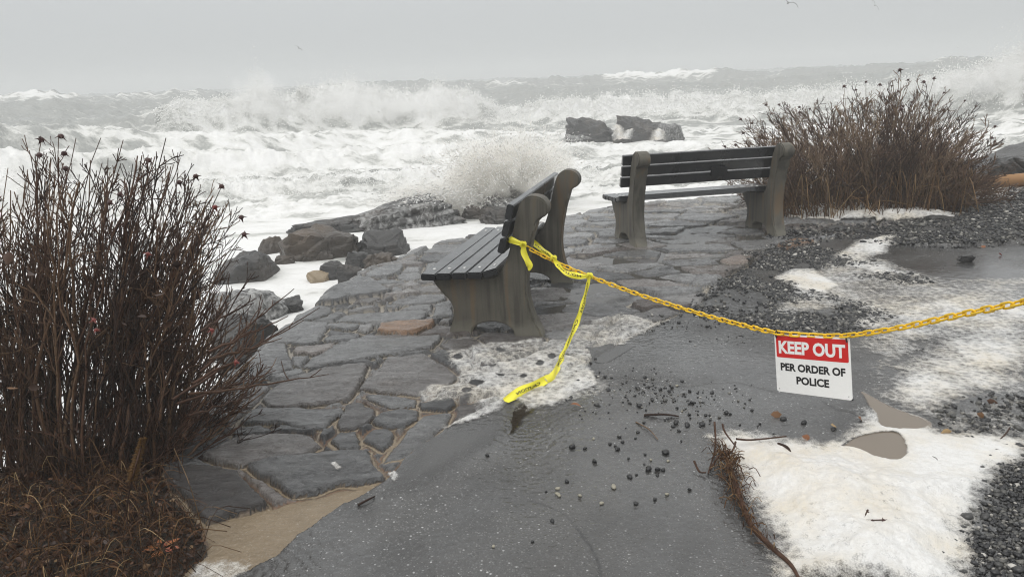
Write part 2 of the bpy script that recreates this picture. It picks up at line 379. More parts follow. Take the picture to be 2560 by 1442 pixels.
S(c5([(1080,420),(1150,340),(1240,250),(1440,240),(1560,300),(1620,340),(1560,400),(1400,450),(1250,440)]), .4)
S(c5([(775,300),(900,210),(980,165),(1120,130),(1300,125),(1530,130),(1490,190),(1400,210),(1200,245),(1000,275)]), .5)
S(c5([(1110,450),(1250,452),(1390,470),(1380,515),(1260,515),(1180,490)]), .4)
S(c5([(1400,495),(1500,475),(1590,475),(1610,510),(1560,540),(1440,530)]), .05)
S(c5([(300,590),(200,570),(200,500),(330,420),(440,400),(600,400),(540,470),(450,550),(380,610)]), .3)
S(c5([(710,250),(830,245),(770,295),(740,290)]), .5)
S(c5([(440,290),(430,240),(520,180),(690,185),(705,250),(735,300),(620,335),(480,340)]), .45)
S(c6([(1090,600),(1180,545),(1400,520),(1900,500),(1935,530),(1880,590),(1600,600),(1350,605)]), .5)
S(c6([(1600,430),(1680,400),(1860,360),(2080,360),(2110,405),(2000,435),(1740,455),(1620,450)]), .5)
S(c6([(1250,425),(1330,400),(1490,390),(1510,405),(1400,440)]), .4)
S(c6([(890,450),(1000,330),(1150,260),(1300,225),(1420,230),(1550,310),(1610,350),(1400,390),(1230,410),(1050,445)]), .25, 0, .03)
S(c6([(1350,190),(1450,120),(1640,95),(1720,95),(1690,150),(1560,200),(1370,215)]), .4, 0, .01)
S(c6([(1440,230),(1560,215),(1740,240),(1720,260),(1580,270),(1490,255)]), .4)
S(c6([(1650,200),(1700,170),(1840,165),(1890,200),(1800,225),(1700,220)]), .6)
S(c6([(1830,240),(1900,220),(1990,230),(1990,255),(1860,260)]), .4)
S(c6([(1770,310),(1880,290),(2030,280),(2060,345),(1900,340)]), .45)
S(c6([(1600,310),(1640,290),(1715,300),(1700,330),(1630,335)]), .5)
S(c6([(1080,480),(1200,470),(1320,455),(1200,495),(1100,495)]), .35)
S(c6([(1200,510),(1280,490),(1420,460),(1500,485),(1400,500),(1230,525)]), .5)
S(c6([(660,600),(750,480),(860,460),(1050,480),(1060,510),(980,560),(800,600)]), .35)
S(c6([(250,760),(380,690),(560,625),(700,615),(1040,605),(1000,680),(900,740),(690,790),(400,800)]), .5)
S(c6([(1000,655),(1050,620),(1330,630),(1230,680)]), .5)
S(c6([(1270,690),(1320,640),(1440,640),(1440,670),(1350,700)]), .9)
S(c6([(1480,700),(1520,650),(1700,630),(2000,605),(1970,650),(1850,700),(1690,720),(1550,715)]), .5, 1, .02)
S(c6([(980,770),(1050,730),(1320,720),(1290,750),(1200,790),(1010,790)]), .3)
S(c6([(695,810),(760,760),(990,710),(930,795),(800,825)]), .45)
S(c6([(710,890),(720,840),(980,820),(1100,800),(1050,850),(890,905)]), .7, .25)
S(c6([(1970,560),(2000,460),(2160,450),(2170,555)]), .55)
S(c6([(1540,490),(1560,465),(1700,460),(1640,480)]), .5)
S(c6([(2030,620),(2090,575),(2160,565),(2140,625)]), .4)
S([(1105,860),(1120,848),(1190,845),(1205,858),(1170,876),(1130,878)], .25, 0, -.01)
S([(1310,735),(1340,722),(1410,724),(1436,740),(1400,752),(1330,754)], .75, .08, .0)
S([(1940,615),(1985,603),(2035,606),(2030,618),(1960,626)], .6, .9, .02)
S([(1800,655),(1840,642),(1880,645),(1870,660),(1820,664)], .8, .45, .01)
S([(1660,905),(1600,940)][:0] or [(1480,850),(1560,790),(1660,770),(1700,780),(1640,800),(1570,840)], .35, 0, -.005)
TRACED = gps([(600,860),(790,740),(880,685),(960,655),(1115,672),(1135,850),(1170,880),(1160,960),(1150,1050),(1050,1110),(980,1215),(760,1340),(700,1400),(560,1500),(430,1500),(400,1210),(400,1050),(520,900)])

aa = np.concatenate([np.linspace(R_(-66), R_(-44.1), 60), np.linspace(R_(-44), R_(44), 870), np.linspace(R_(44.1), R_(66), 60)]); NA = len(aa); rr = np.exp(np.concatenate([np.arange(math.log(1.45), math.log(2.1), .0045), np.arange(math.log(2.1), math.log(5.2), .0017), np.arange(math.log(5.2), math.log(9.2), .0029), np.arange(math.log(9.2), math.log(17), .006)])); NR = len(rr)
AG, RG = np.meshgrid(aa, rr); GX = RG * np.sin(AG); GY = RG * np.cos(AG)
wx = GX + .018 * fbm(GX * 9, GY * 9, None, 3, 11) + .003 * fbm(GX * 45, GY * 45, None, 2, 15)
wy = GY + .018 * fbm(GX * 9, GY * 9, None, 3, 12) + .003 * fbm(GX * 45, GY * 45, None, 2, 16)
sdL = poly_sd(LAND, wx + .05 * vn(GX * 3, GY * 3, None, 5), wy + .05 * vn(GX * 3, GY * 3, None, 6))
sdT = poly_sd(TERR, wx, wy); sdS = poly_sd(SOIL, wx, wy); sdB = poly_sd(BEACH, wx, wy)
reg = np.zeros(GX.shape, np.int8)              # 0 asphalt 1 terrace 2 soil 3 beach
reg[sdB > 0] = 3; reg[sdT > 0] = 1; reg[(sdS > 0) & (sdT <= 0)] = 2
und = .012 * fbm(GX * .8, GY * .8, None, 3, 30)
Z = und + .0016 * vn(GX * 60, GY * 60, None, 33)
# ---- paving stones
msk = (sdT > -.05) & (sdL > -.5)
px_, py_ = wx[msk], wy[msk]
sd = np.full(px_.shape, -1.0); tone = np.zeros(px_.shape); tanv = np.zeros(px_.shape); hx = np.zeros(px_.shape); dpoly = np.full(px_.shape, 9.0)
tilt = np.zeros(px_.shape)
for k, (P, tn, ta, h) in enumerate(ST):
    lo = P.min(0) - .15; hi = P.max(0) + .15
    b = np.nonzero((px_ > lo[0]) & (px_ < hi[0]) & (py_ > lo[1]) & (py_ < hi[1]))[0]
    if not len(b): continue
    d = poly_sd(P, px_[b], py_[b]) + .002; dpoly[b] = np.minimum(dpoly[b], -d)
    i = d > 0; bi = b[i]
    sd[bi] = d[i]; tone[bi] = tn; tanv[bi] = ta; hx[bi] = h
    c = P.mean(0); tilt[bi] = (px_[bi] - c[0]) * random.uniform(-.03, .03) + (py_[bi] - c[1]) * random.uniform(-.02, .05)
seeds = []
for yy in np.arange(2.6, 12.5, .27):
    for xx in np.arange(-3.2, 5.5, .46):
        seeds.append((xx + random.uniform(-.2, .2) + (.23 if int(yy / .27) % 2 else 0), yy + random.uniform(-.115, .115)))
seeds = np.array(seeds)
SANDP = gps([(520,1310),(560,1268),(640,1270),(690,1262),(760,1240),(840,1222),(950,1205),(1000,1150),(1045,1105),(1075,1095),(1010,1160),(975,1195),(930,1220),(860,1262),(790,1310),(740,1345),(690,1400),(560,1500),(430,1500),(470,1400),(515,1375)])
xs_ = np.stack(np.meshgrid(np.arange(-2.6, .2, .25), np.arange(2.3, 6.5, .19)), -1).reshape(-1, 2)
xs_ = xs_ + RNG.uniform(-.09, .09, xs_.shape); xs_ = xs_[poly_sd(TRACED, xs_[:, 0], xs_[:, 1]) > 0]
seeds = np.vstack([seeds[poly_sd(TRACED, seeds[:, 0], seeds[:, 1]) < 0], xs_])
keep = (poly_sd(SANDP, seeds[:, 0], seeds[:, 1]) < .03) & (poly_sd(TERR, seeds[:, 0], seeds[:, 1]) > -.4)
for P, *_ in ST: keep &= poly_sd(P, seeds[:, 0], seeds[:, 1]) < .02
seeds = seeds[keep]; stone_t = RNG.uniform(.04, .95, len(seeds)); stone_h = RNG.uniform(-.012, .014, len(seeds)); stone_s = RNG.uniform(-.045, .045, (len(seeds), 2))
stone_tan = np.where(RNG.random(len(seeds)) < .3, RNG.uniform(.04, .2, len(seeds)), 0)
AN = np.array([1.0, 1.75])
intr = poly_sd(TRACED, px_, py_)
sdSand = poly_sd(SANDP, px_, py_)
vi = np.nonzero((sd < 0) & (sdSand < 0))[0]
vx = px_[vi] + .05 * vn(px_[vi] * 5, py_[vi] * 5, None, 41); vy = py_[vi] + .03 * vn(px_[vi] * 5, py_[vi] * 5, None, 42)
for c0 in range(0, len(vi), 20000):
    q = np.stack([vx[c0:c0 + 20000], vy[c0:c0 + 20000]], 1)
    D = np.linalg.norm((q[:, None] - seeds[None]) * AN, axis=2)
    o2 = np.argpartition(D, 1, axis=1)[:, :2]; ar = np.arange(len(q))
    da, db = D[ar, o2[:, 0]], D[ar, o2[:, 1]]; sw = da > db
    j = np.where(sw, o2[:, 1], o2[:, 0]); j2 = np.where(sw, o2[:, 0], o2[:, 1])
    f1, f2 = np.minimum(da, db), np.maximum(da, db)
    sep = np.linalg.norm((seeds[j] - seeds[j2]) * AN, axis=1)
    e_ = (f2 ** 2 - f1 ** 2) / (2 * sep + 1e-6) / 1.35 - .012 - .008 * sstep(3.5, 5.5, np.hypot(q[:, 0], q[:, 1]))
    I = vi[c0:c0 + 20000]
    e_ = np.minimum(e_, np.minimum(dpoly[I] - .022, -sdSand[I] - .01))
    sd[I] = e_; tone[I] = stone_t[j]; tanv[I] = stone_tan[j]; hx[I] = stone_h[j]
    tilt[I] = (q[:, 0] - seeds[j, 0]) * stone_s[j, 0] + (q[:, 1] - seeds[j, 1]) * stone_s[j, 1]
sd = np.minimum(sd, sdT[msk] - .01)
up = sstep(-.002, .009, sd)
lam = fbm(px_ * 3.2 + .8 * py_, py_ * 11, None, 4, 51)
terr_z = -.012 + .004 * fbm(px_ * 20, py_ * 20, None, 3, 52) + - .003 * sstep(-.03, -.004, sd) + up * (.021 + .006 * sstep(3.8, 5.2, np.hypot(px_, py_)) + hx * (.7 + .3 * sstep(3.8, 5.2, np.hypot(px_, py_))) + tilt * .8 + .006 * lam + .007 * (np.floor(lam * 5) + sstep(0, .22, lam * 5 - np.floor(lam * 5))) / 5 + .003 * sstep(0, .03, sd))
zT = np.full(GX.shape, -.012); zT[msk] = terr_z + und[msk] * .5
aT = {n: np.zeros(GX.shape) for n in ('tone', 'stone', 'tan', 'wet')}
aT['tone'][msk] = tone; aT['stone'][msk] = sstep(-.009, -.004, sd); aT['tan'][msk] = np.where(sd < 0, sstep(-1.3, -.1, sdSand), tanv)
WETP = gps([(1340,640),(1500,600),(1620,590),(1900,560),(2000,600),(1850,680),(1650,740),(1450,760),(1360,830),(1330,720)])
aT['wet'] = sstep(-.25, .2, poly_sd(WETP, GX, GY)) * sstep(-.15, .35, fbm(GX * 2.2, GY * 2.2, None, 3, 61)) * .9
Z = np.where(reg == 1, zT, Z)
soil_bump = .05 * fbm(GX * 5, GY * 5, None, 4, 71) + .03 * sstep(0, .8, sdS)
Z = np.where(reg == 2, -.02 + soil_bump, Z)
Z = np.where(reg == 3, .02 + .05 * sstep(0, 1.2, sdB) + .03 * fbm(GX * 2, GY * 2, None, 3, 72) + .05 * np.clip(GX - 3, 0, 9) * sstep(0, 2, sdB), Z)
Z = Z - np.clip(-sdL, 0, .5) * 3.2 - .05 * sstep(.12, 0, sdL)
GZ = Z
idx = np.arange(NA * NR).reshape(NR, NA)
quads = np.stack([idx[:-1, :-1], idx[:-1, 1:], idx[1:, 1:], idx[1:, :-1]], -1).reshape(-1, 4)
VG = np.stack([GX, GY, Z], -1).reshape(-1, 3)
fl_reg = reg.ravel()[quads[:, 0]]; fl_land = (sdL.ravel()[quads] > -.42).any(1)
def cut(name, sel, mat, attrs=None, V=VG):
    f = quads[sel]; u, inv = np.unique(f, return_inverse=True)
    return np_mesh(name, V[u], inv.reshape(f.shape), mat, None, {k: a.ravel()[u] for k, a in (attrs or {}).items()})
crk = np.full(GX.shape, 9.0)
for PL in ([(1560,945),(1620,955),(1700,970),(1790,964),(1850,962),(1950,988)], [(2050,1005),(2090,1022),(2130,1032),(2190,1062)], [(2300,690),(2380,700),(2480,715),(2560,722)], [(1330,1250),(1420,1290),(1480,1380),(1500,1442)]):
    Q = crom(gps(PL), 40)
    for (x0, y0), (x1, y1) in zip(Q[:-1], Q[1:]):
        m_k = (np.abs(GX - (x0 + x1) / 2) < .25) & (np.abs(GY - (y0 + y1) / 2) < .25)
        wx_, wy_ = wx[m_k] - x0, wy[m_k] - y0; ex_, ey_ = x1 - x0, y1 - y0; t_ = np.clip((wx_ * ex_ + wy_ * ey_) / (ex_ ** 2 + ey_ ** 2 + 1e-9), 0, 1)
        crk[m_k] = np.minimum(crk[m_k], np.hypot(wx_ - ex_ * t_, wy_ - ey_ * t_))
crk = np.exp(-(crk / .006) ** 2) * (.5 + .5 * sstep(-.2, .2, fbm(GX * 6, GY * 6, None, 3, 77))); VG[:, 2] -= (crk * .004 * (reg == 0)).ravel()
tag(cut('asphalt_path', (fl_reg == 0) & fl_land, MT['asphalt'], {'crack': crk}), 'wet dark grey asphalt path with pale aggregate', 'path', kind='structure')
tag(cut('stone_terrace', (fl_reg == 1) & fl_land, MT['terrace'], aT), 'wet slate crazy paving terrace set in sandy mortar', 'terrace', kind='structure')
tag(cut('soil_bed', (fl_reg == 2) & fl_land, MT['soil']), 'dark wet soil bed under the rose bush', 'soil', kind='structure')
tag(cut('gravel_beach', (fl_reg == 3) & fl_land, MT['beach']), 'dark gravelly beach bank at the far right', 'beach', kind='structure')
bm = bmesh.new()                                # the ground everything lies on, reaching behind the camera
top = [bm.verts.new((x, y, -.08)) for x, y in LAND]; f = bm.faces.new(top)
ex = bmesh.ops.extrude_face_region(bm, geom=[f])
for v in [g for g in ex['geom'] if isinstance(g, bmesh.types.BMVert)]: v.co.z = -3
tag(bm_mesh('ground', bm, MT['asphalt']), 'dark wet ground under and around the path and terrace', 'ground', kind='structure')
def ground_z(x, y):
    a = math.atan2(x, y); r = math.hypot(x, y)
    i = int(np.clip(np.searchsorted(aa, a), 0, NA - 1)); j = int(np.clip(np.searchsorted(rr, r), 0, NR - 1))
    return float(GZ[j, i])
def on(px, py, dz=0.0):
    p = gp(px, py); p[2] = ground_z(p[0], p[1]) + dz; return p

# ------------------------------------------------------------------ sea
SA, SR = 860, None
ra = np.linspace(R_(-52), R_(52), SA)
rs = np.concatenate([np.exp(np.arange(math.log(2.4), math.log(8), .01)), np.exp(np.arange(math.log(8), math.log(62), .0042)), np.exp(np.arange(math.log(62), math.log(520), .013))])
SR = len(rs)
A2, R2 = np.meshgrid(ra, rs); X2 = R2 * np.sin(A2); Y2 = R2 * np.cos(A2)
def sea_base(r): return np.interp(r, [0, 5, 9, 12, 16, 24, 60], [-.62, -.60, -.52, -.52, -.75, -1.0, -1.0])
base = sea_base(R2)
Zs = base.copy(); FO = np.interp(R2, [0, 9, 12, 16, 30, 36, 40, 44, 60, 90], [.94, .90, .86, .81, .78, .72, .80, .57, .52, .49])
def crest(keys, r): 
    k = sorted(keys); a = [azim(p, y) for p, y in k]; z = [rp(p, y, r)[2] for p, y in k]
    return lambda A: np.interp(A, a, z)
def ridge(keys, r0, wf, wb, wob=1.5, seed=0, rough=.12):
    global Zs
    zc = crest(keys, r0)(A2); rc = r0 + wob * fbm(A2 * 6, A2 * 0 + seed, None, 3, seed)
    zc = zc + rough * fbm(A2 * 60, R2 * .1, None, 3, seed + 3)
    u = R2 - rc; g = np.where(u < 0, np.exp(-(u / wf) ** 2), np.exp(-(u / wb) ** 2))
    h = np.maximum(zc - sea_base(np.float64(r0)), .1)
    Zs = np.maximum(Zs, base + h * g) if False else Zs + np.maximum(0, h * g - np.maximum(Zs - base, 0) * (g > .02))
    return u, g
B_KEYS = [(-400,240),(0,240),(60,233),(130,232),(220,243),(300,240),(440,229),(500,229),(560,240),(700,224),(860,213),(1000,204),(1080,207),(1200,209),(1300,200),(1500,193),(1600,184),(1700,180),(1790,175),(1860,184),(2000,174),(2100,168),(2200,165),(2330,150),(2420,141),(2500,150),(2700,140),(3000,140)]
C_KEYS = [(-400,262),(0,262),(150,255),(300,262),(500,252),(700,246),(900,235),(1000,236),(1300,224),(1450,220),(1600,216),(1900,206),(2060,186),(2200,190),(2400,170),(2560,178),(3000,165)]
A_KEYS = [(-400,300),(0,304),(300,300),(400,285),(450,268),(520,272),(600,270),(640,256),(700,268),(800,252),(880,240),(960,252),(1040,262),(1100,252),(1180,268),(1260,296),(1350,280),(1500,272),(1700,266),(1900,262),(2100,258),(2300,240),(2420,215),(2500,185),(2560,170),(2700,160),(3000,170)]
E_KEYS = [(-400,470),(0,470),(400,478),(700,472),(1000,465),(1200,440),(1500,450),(3000,440)]
ridge([(p, y + 1) for p, y in [(-400, 247), (0, 246), (1280, 199), (2560, 151), (3000, 135)]], 170, 20, 60, 8, 5, .3)
uB, gB = ridge(B_KEYS, 82, 5, 9, 3, 1, .25)
uC, gC = ridge(C_KEYS, 60, 4.5, 7, 3, 2, .2)
uA, gA = ridge(A_KEYS, 41, 1.5, 4.5, 1.2, 3, .18)
uF, gF = ridge([(-400,318),(0,320),(200,328),(420,335),(700,343),(1000,340),(1250,336),(1400,345),(1800,338),(2300,325),(3000,315)], 31, 1.2, 3, 1.8, 6, .06)
uG, gG = ridge([(-400,392),(0,392),(300,385),(700,392),(1000,380),(1300,374),(1700,378),(3000,360)], 23.5, .8, 3, 1.2, 7, .1)
uE, gE = ridge(E_KEYS, 17.5, .7, 2.2, .8, 4, .08)
def wkey(keys):
    k = sorted(keys); return np.interp(A2, [azim(p) for p, _ in k], [v for _, v in k])
brk = wkey([(-400, .0), (330, .0), (430, .55), (560, .8), (640, 1), (1180, 1), (1260, .7), (1350, .8), (2000, .8), (2300, 1), (3000, 1)])
frontA = gA * np.where(uA < .8, 1, np.exp(-((uA - .8) / 1.6) ** 2)) * brk
cap = gB * wkey([(-400, .6), (0, .8), (120, .8), (240, .2), (420, .5), (470, .5), (520, 0), (1180, 0), (1270, .5), (1320, 0), (1500, .0), (1520, 1), (1770, 1), (1800, .0), (2300, 0), (2340, .5), (2380, .1), (3000, .3)]) * np.where(uB < 0, np.exp(-(uB / 2.2) ** 2), .35)
FO = FO + frontA * (.32 + .3 * fbm(X2 * .5, Y2 * .5, None, 4, 98)) + .06 * (gF + gG) + gE * .2 + cap * .7 - .1 * gB * (1 - np.clip(cap, 0, 1)) - .12 * gC  # patchy foam on breaker fronts; also puts their shade into the colour
FO = FO - .17 * sstep(.0, .45, fbm(X2 * .11, Y2 * .5, None, 4, 191)) * sstep(14, 17, R2) * (1 - frontA) - .45 * frontA * sstep(.05, .4, fbm(X2 * .16, Y2 * .3 + Zs * .6, None, 3, 192)) * sstep(1.2, -.6, uA)
left = sstep(azim(520), azim(250), A2)
FO = FO - left * .2 * sstep(26, 31, R2) * sstep(62, 46, R2)
FO = FO - .07 * (1 - frontA) * sstep(30, 38, R2) * sstep(44, 40, R2)
bil = lambda sc, s, o=3: 1 - 2 * np.abs(fbm(X2 * sc, Y2 * sc, None, o, s))
Zs = Zs + frontA * (.42 * bil(.7, 81) + .28 * bil(1.9, 82) + .14 * bil(5, 83, 2))
ch = np.interp(R2, [0, 8, 12, 16, 30, 60, 200], [.012, .02, .03, .09, .15, .32, .6])
Zs = Zs + ch * (fbm(X2 * .55, Y2 * 1.0, None, 4, 91) + .35 * bil(1.1, 92)) + gE * .14 * bil(2.6, 93) + sstep(12.5, 14.5, R2) * sstep(30, 20, R2) * (.09 * bil(1.8, 94, 4) + .05 * bil(5, 95, 2)) + gF * .12 * bil(2.2, 96, 4) + gG * .10 * bil(2.4, 97, 4)
idx2 = np.arange(SA * SR).reshape(SR, SA)
q2 = np.stack([idx2[:-1, :-1], idx2[:-1, 1:], idx2[1:, 1:], idx2[1:, :-1]], -1).reshape(-1, 4)
V2 = np.stack([X2, Y2, Zs], -1).reshape(-1, 3)
sdL2 = poly_sd(LAND, X2, Y2).ravel()
selq = (sdL2[q2] < .6).any(1)
ff = q2[selq]; u_, inv_ = np.unique(ff, return_inverse=True)
tag(np_mesh('sea', V2[u_], inv_.reshape(ff.shape), MT['sea'], None, {'foam': FO.ravel()[u_]}), 'storm sea churned to white foam with breaking waves', 'sea', kind='structure')
def sea_z(x, y):
    i = int(np.clip(np.searchsorted(ra, math.atan2(x, y)), 0, SA - 1)); j = int(np.clip(np.searchsorted(rs, math.hypot(x, y)), 0, SR - 1)); return float(Zs[j, i])
#==PART2==
# ------------------------------------------------------------------ rocks
def ico(sub):
    b = bmesh.new(); bmesh.ops.create_icosphere(b, subdivisions=sub, radius=1)
    V = np.array([v.co[:] for v in b.verts]); F = np.array([[v.index for v in f.verts] for f in b.faces]); b.free(); return V, F
ICO = {k: ico(k) for k in (1, 2, 3, 4, 5, 6)}
def rock(name, c, size, seed, mat, label, yaw=0.0, tilt=(0, 0), K=16, sub=5, rough=.09, flat=0.0, group=None, parent=None):
    rg = np.random.default_rng(seed); n, F = ICO[sub]
    if K <= 20:                                  # blocky: the six sides of a skewed box, then corners knocked off
        ax = np.vstack([np.eye(3), -np.eye(3)]) + rg.normal(0, .26, (6, 3)); pl = np.vstack([ax, rg.normal(size=(K, 3)) * (1, 1, .8)]); d = np.concatenate([rg.uniform(.8, 1, 6), rg.uniform(.86, 1.12, K)]); cap = 1.6
    else: pl = rg.normal(size=(K, 3)); d = rg.uniform(.72, 1.0, K); cap = 1.22
    pl /= np.linalg.norm(pl, axis=1)[:, None]
    dots = n @ pl.T; r = np.min(np.where(dots > .1, d / np.maximum(dots, .1), 9), axis=1); r = np.minimum(r, cap)
    P = n * r[:, None]
    P = P / np.abs(P).max(0)
    if flat: P[:, 2] = np.sign(P[:, 2]) * np.minimum(np.abs(P[:, 2]), 1 - flat) / (1 - flat)
    nz = fbm(n[:, 0] * 2.2 + seed, n[:, 1] * 2.2, n[:, 2] * 2.2, 5, seed, .55); lay = fbm(n[:, 0] * 1.5 + n[:, 2] * 5, n[:, 1] * 1.5 + n[:, 2] * 7, None, 4, seed + 9, .6)
    sa = rg.normal(size=3) * (.4, .4, 1); sa /= np.linalg.norm(sa); hh = P @ sa * 3.2 + .5 * fbm(P[:, 0] * 1.5, P[:, 1] * 1.5, P[:, 2] * 1.5, 3, seed + 4); st_ = hh - np.floor(hh)
    P = P * (1 + rough * 1.2 * nz + rough * .6 * lay + (rough * .8 * (sstep(.0, .8, st_) - sstep(.8, 1, st_)) if K <= 20 else 0))[:, None]
    P = P * np.array(size) / 2
    Rm = np.array(Matrix.Rotation(yaw, 3, 'Z') @ Matrix.Rotation(tilt[0], 3, 'X') @ Matrix.Rotation(tilt[1], 3, 'Y'))
    o = np_mesh(name, P @ Rm.T, F, mat, parent, smooth=True); o.location = c
    o.data.set_sharp_from_angle(angle=R_(28))
    if label: tag(o, label, 'rock', group)
    return o
def rock_px(x0, x1, yt, yb, zw, seed, mat, label, dep=.8, **k):
    xc = (x0 + x1) / 2; w0 = gp(xc, yb, zw); r0 = math.hypot(w0[0], w0[1]); wd = np.linalg.norm(rp(x1, yb, r0) - rp(x0, yb, r0)); r = r0 + wd * dep * .42
    p = rp(xc, yb, r); zt = rp(xc, yt, r)[2]; h = zt - zw
    return rock(k.pop('name', 'rock'), (p[0], p[1], zw - .05 * h), (wd * 1.05, wd * dep, h * 2.05), seed, mat, label, yaw=k.pop('yaw', 0) - math.atan2(p[0], p[1]), group='rocks along the shore', **k)
r_ = MT
rock_px(530, 706, 622, 712, -.55, 3, r_['rock'], 'big angular grey block behind the right side of the left rose bush', .8, K=12)
rock_px(640, 722, 588, 640, -.53, 14, r_['brown'], 'small rounded brown rock left of the tall dark rock mound', .9, sub=4)
rock_px(712, 905, 556, 652, -.52, 25, r_['brown'], 'tall dark rock mound with a rusty brown face', .8, K=14)
rock_px(895, 1028, 577, 642, -.52, 41, r_['rock'], 'flat topped dark boulder beside the white pool', .8, K=12)
rock_px(860, 935, 622, 668, -.5, 52, r_['rock'], 'small pointed dark rock in front of the flat topped boulder', .8, sub=4)
rock_px(915, 985, 634, 672, -.48, 58, r_['brown'], 'low brown weedy rock at the edge of the terrace', .9, sub=4, rough=.16)
rock_px(800, 868, 652, 695, -.5, 61, r_['rock'], 'small black rock behind the tan stone', .8, sub=4)
rock_px(768, 832, 672, 700, -.5, 66, r_['tanrock'], 'tan rounded stone lying in the foam', .8, sub=4, K=40, rough=.04)
rock_px(845, 905, 655, 700, -.45, 73, r_['rock'], 'dark upright stone at the corner of the terrace', .7, sub=4)
rock_px(835, 1165, 508, 572, -.52, 82, r_['veil'], 'long low grey ledge below the splash with wet streaks', .55, K=14, rough=.12, tilt=(0, -.08))
rock_px(690, 960, 545, 585, -.52, 89, r_['rock'], 'thin low ledge running out behind the dark mound', .35, K=14, rough=.12, tilt=(0, -.06))
rock_px(1040, 1130, 505, 530, -.5, 95, r_['brown'], 'low dark seaweed covered hump on the long ledge', .6, sub=4, rough=.2)
rock_px(1195, 1345, 462, 530, -.55, 101, r_['rock'], 'dark dome rock with the wave bursting over it', .9, K=40, rough=.05)
rock_px(1206, 1330, 482, 536, -.5, 110, r_['washed'], 'rounded rock laced with white foam in front of the dome', .8, K=24, rough=.08)
rock_px(1150, 1215, 514, 545, -.5, 117, r_['rock'], 'small broken rock left of the foam laced rock', .8, sub=4)
rock_px(1200, 1300, 518, 552, -.48, 121, r_['rock'], 'jagged low rocks behind the front bench seat', .6, sub=4, rough=.2)
rock_px(525, 725, 716, 800, -.5, 131, r_['washed'], 'foam washed slanting rock right of the left bush', .9, K=14, tilt=(.1, .12))
rock_px(520, 700, 770, 868, -.45, 140, r_['rock'], 'dark shadowed rock below the terrace edge', .8, K=12)
rock_px(560, 680, 790, 880, -.35, 151, r_['rock'], 'pointed grey rock leaning beside the terrace edge', .8, K=10, tilt=(0, .3))
for i, (x0, x1, yt, yb, lab) in enumerate(((955, 1010, 640, 668, 'dark weedy stones packed under the flat topped boulder'), (1000, 1050, 632, 655, 'small dark stone just left of the terrace corner by the pool'), (880, 925, 606, 632, 'black wedge of rock between the mound and the flat boulder'), (760, 830, 618, 648, 'wet black step of rock at the foot of the mound'), (905, 950, 596, 618, 'low jagged rock joining the mound to the flat boulder'), (1110, 1160, 530, 552, 'broken rock at the right end of the long ledge'), (690, 735, 640, 660, 'sliver of dark rock awash below the mound'), (868, 905, 690, 712, 'small dark stone wedged beside the sloping slab'), (690, 760, 742, 770, 'wet grey rock awash beside the slanting rock'))):
    rock_px(x0, x1, yt, yb, -.5, 300 + i * 7, r_['rock'] if i % 3 else r_['brown'], lab, .8, sub=4, rough=.14, K=11)
OR = 'offshore rocks'
rock_px(1418, 1535, 300, 350, -.85, 163, r_['rock'], 'left blocky offshore rock among the breakers', .7, K=12, flat=.15, rough=.16)
rock_px(1530, 1662, 296, 350, -.85, 170, r_['rock'], 'middle and tallest offshore rock with white water falling beside it', .7, K=12, flat=.1, rough=.16)
rock_px(1630, 1710, 310, 351, -.85, 184, r_['veil'], 'right and lowest offshore rock with a small cascade', .8, K=12)
rock_px(1415, 1480, 332, 351, -.85, 187, r_['washed'], 'low foamy rock at the foot of the left offshore rock', .6, sub=4)
def flow(px0, py0, px1, py1, r, w, name='cascade', lab=None):   # white water running off a rock
    a = rp(px0, py0, r); b = rp(px1, py1, r - .7); V = []; F = []; n = 14; m = 8
    for i in range(n):
        t = i / (n - 1); c = a * (1 - t) + b * t; c[2] = a[2] + (b[2] - a[2]) * t ** 1.3
        for j in range(m):
            s = (j / (m - 1) - .5) * 2; V.append(c + np.array([s * w * (1 + .5 * t), .12 * s * s + .05 * math.sin(j * 3 + i), -.06 * s * s + .03 * random.uniform(-1, 1)]))
    for i in range(n - 1):
        for j in range(m - 1): F.append((i * m + j, i * m + j + 1, (i + 1) * m + j + 1, (i + 1) * m + j))
    V = np.array(V); fo = np_mesh(name, V, F, MT['foam'], None, {'dens': np.tile(.45 + .5 * (1 - np.abs(np.linspace(-1, 1, m))), n)})
    tag(fo, lab, 'cascade', 'white water running off the offshore rocks')
flow(1543, 312, 1552, 348, 28.3, .2, lab='white water falling between the left and middle offshore rocks')
flow(1578, 322, 1562, 348, 27.8, .16, lab='thin white water slanting down the face of the middle offshore rock')
flow(1648, 322, 1645, 349, 27.8, .22, lab='short white cascade over the right offshore rock')
rock_px(2425, 2640, 388, 468, .05, 201, r_['rock'], 'dark sloping rock ledge beyond the driftwood log', .7, K=12, flat=.1)
rock_px(2560, 2760, 370, 440, .05, 207, r_['veil'], 'higher grey rock cut by the right edge of the photo', .8, K=12)

# driftwood log
p0, p1 = rp(2425, 462, 10.0), rp(2720, 440, 10.6)
tb = Tubes(); pts = crom([p0, p0 * .65 + p1 * .35 + np.array([0, 0, .015]), p0 * .3 + p1 * .7, p1], 14)
tb.add(pts, np.array([.03, .06, .075, .085, .09, .09, .095, .1, .1, .1, .1, .1, .1, .1]) * .8, 10, .6)
tag(tb.build('driftwood_log', mat_tone('driftwood', [(0, (.2, .1, .04)), (1, (.42, .24, .11))], .6)), 'tan orange driftwood log lying on the gravel bank', 'driftwood')

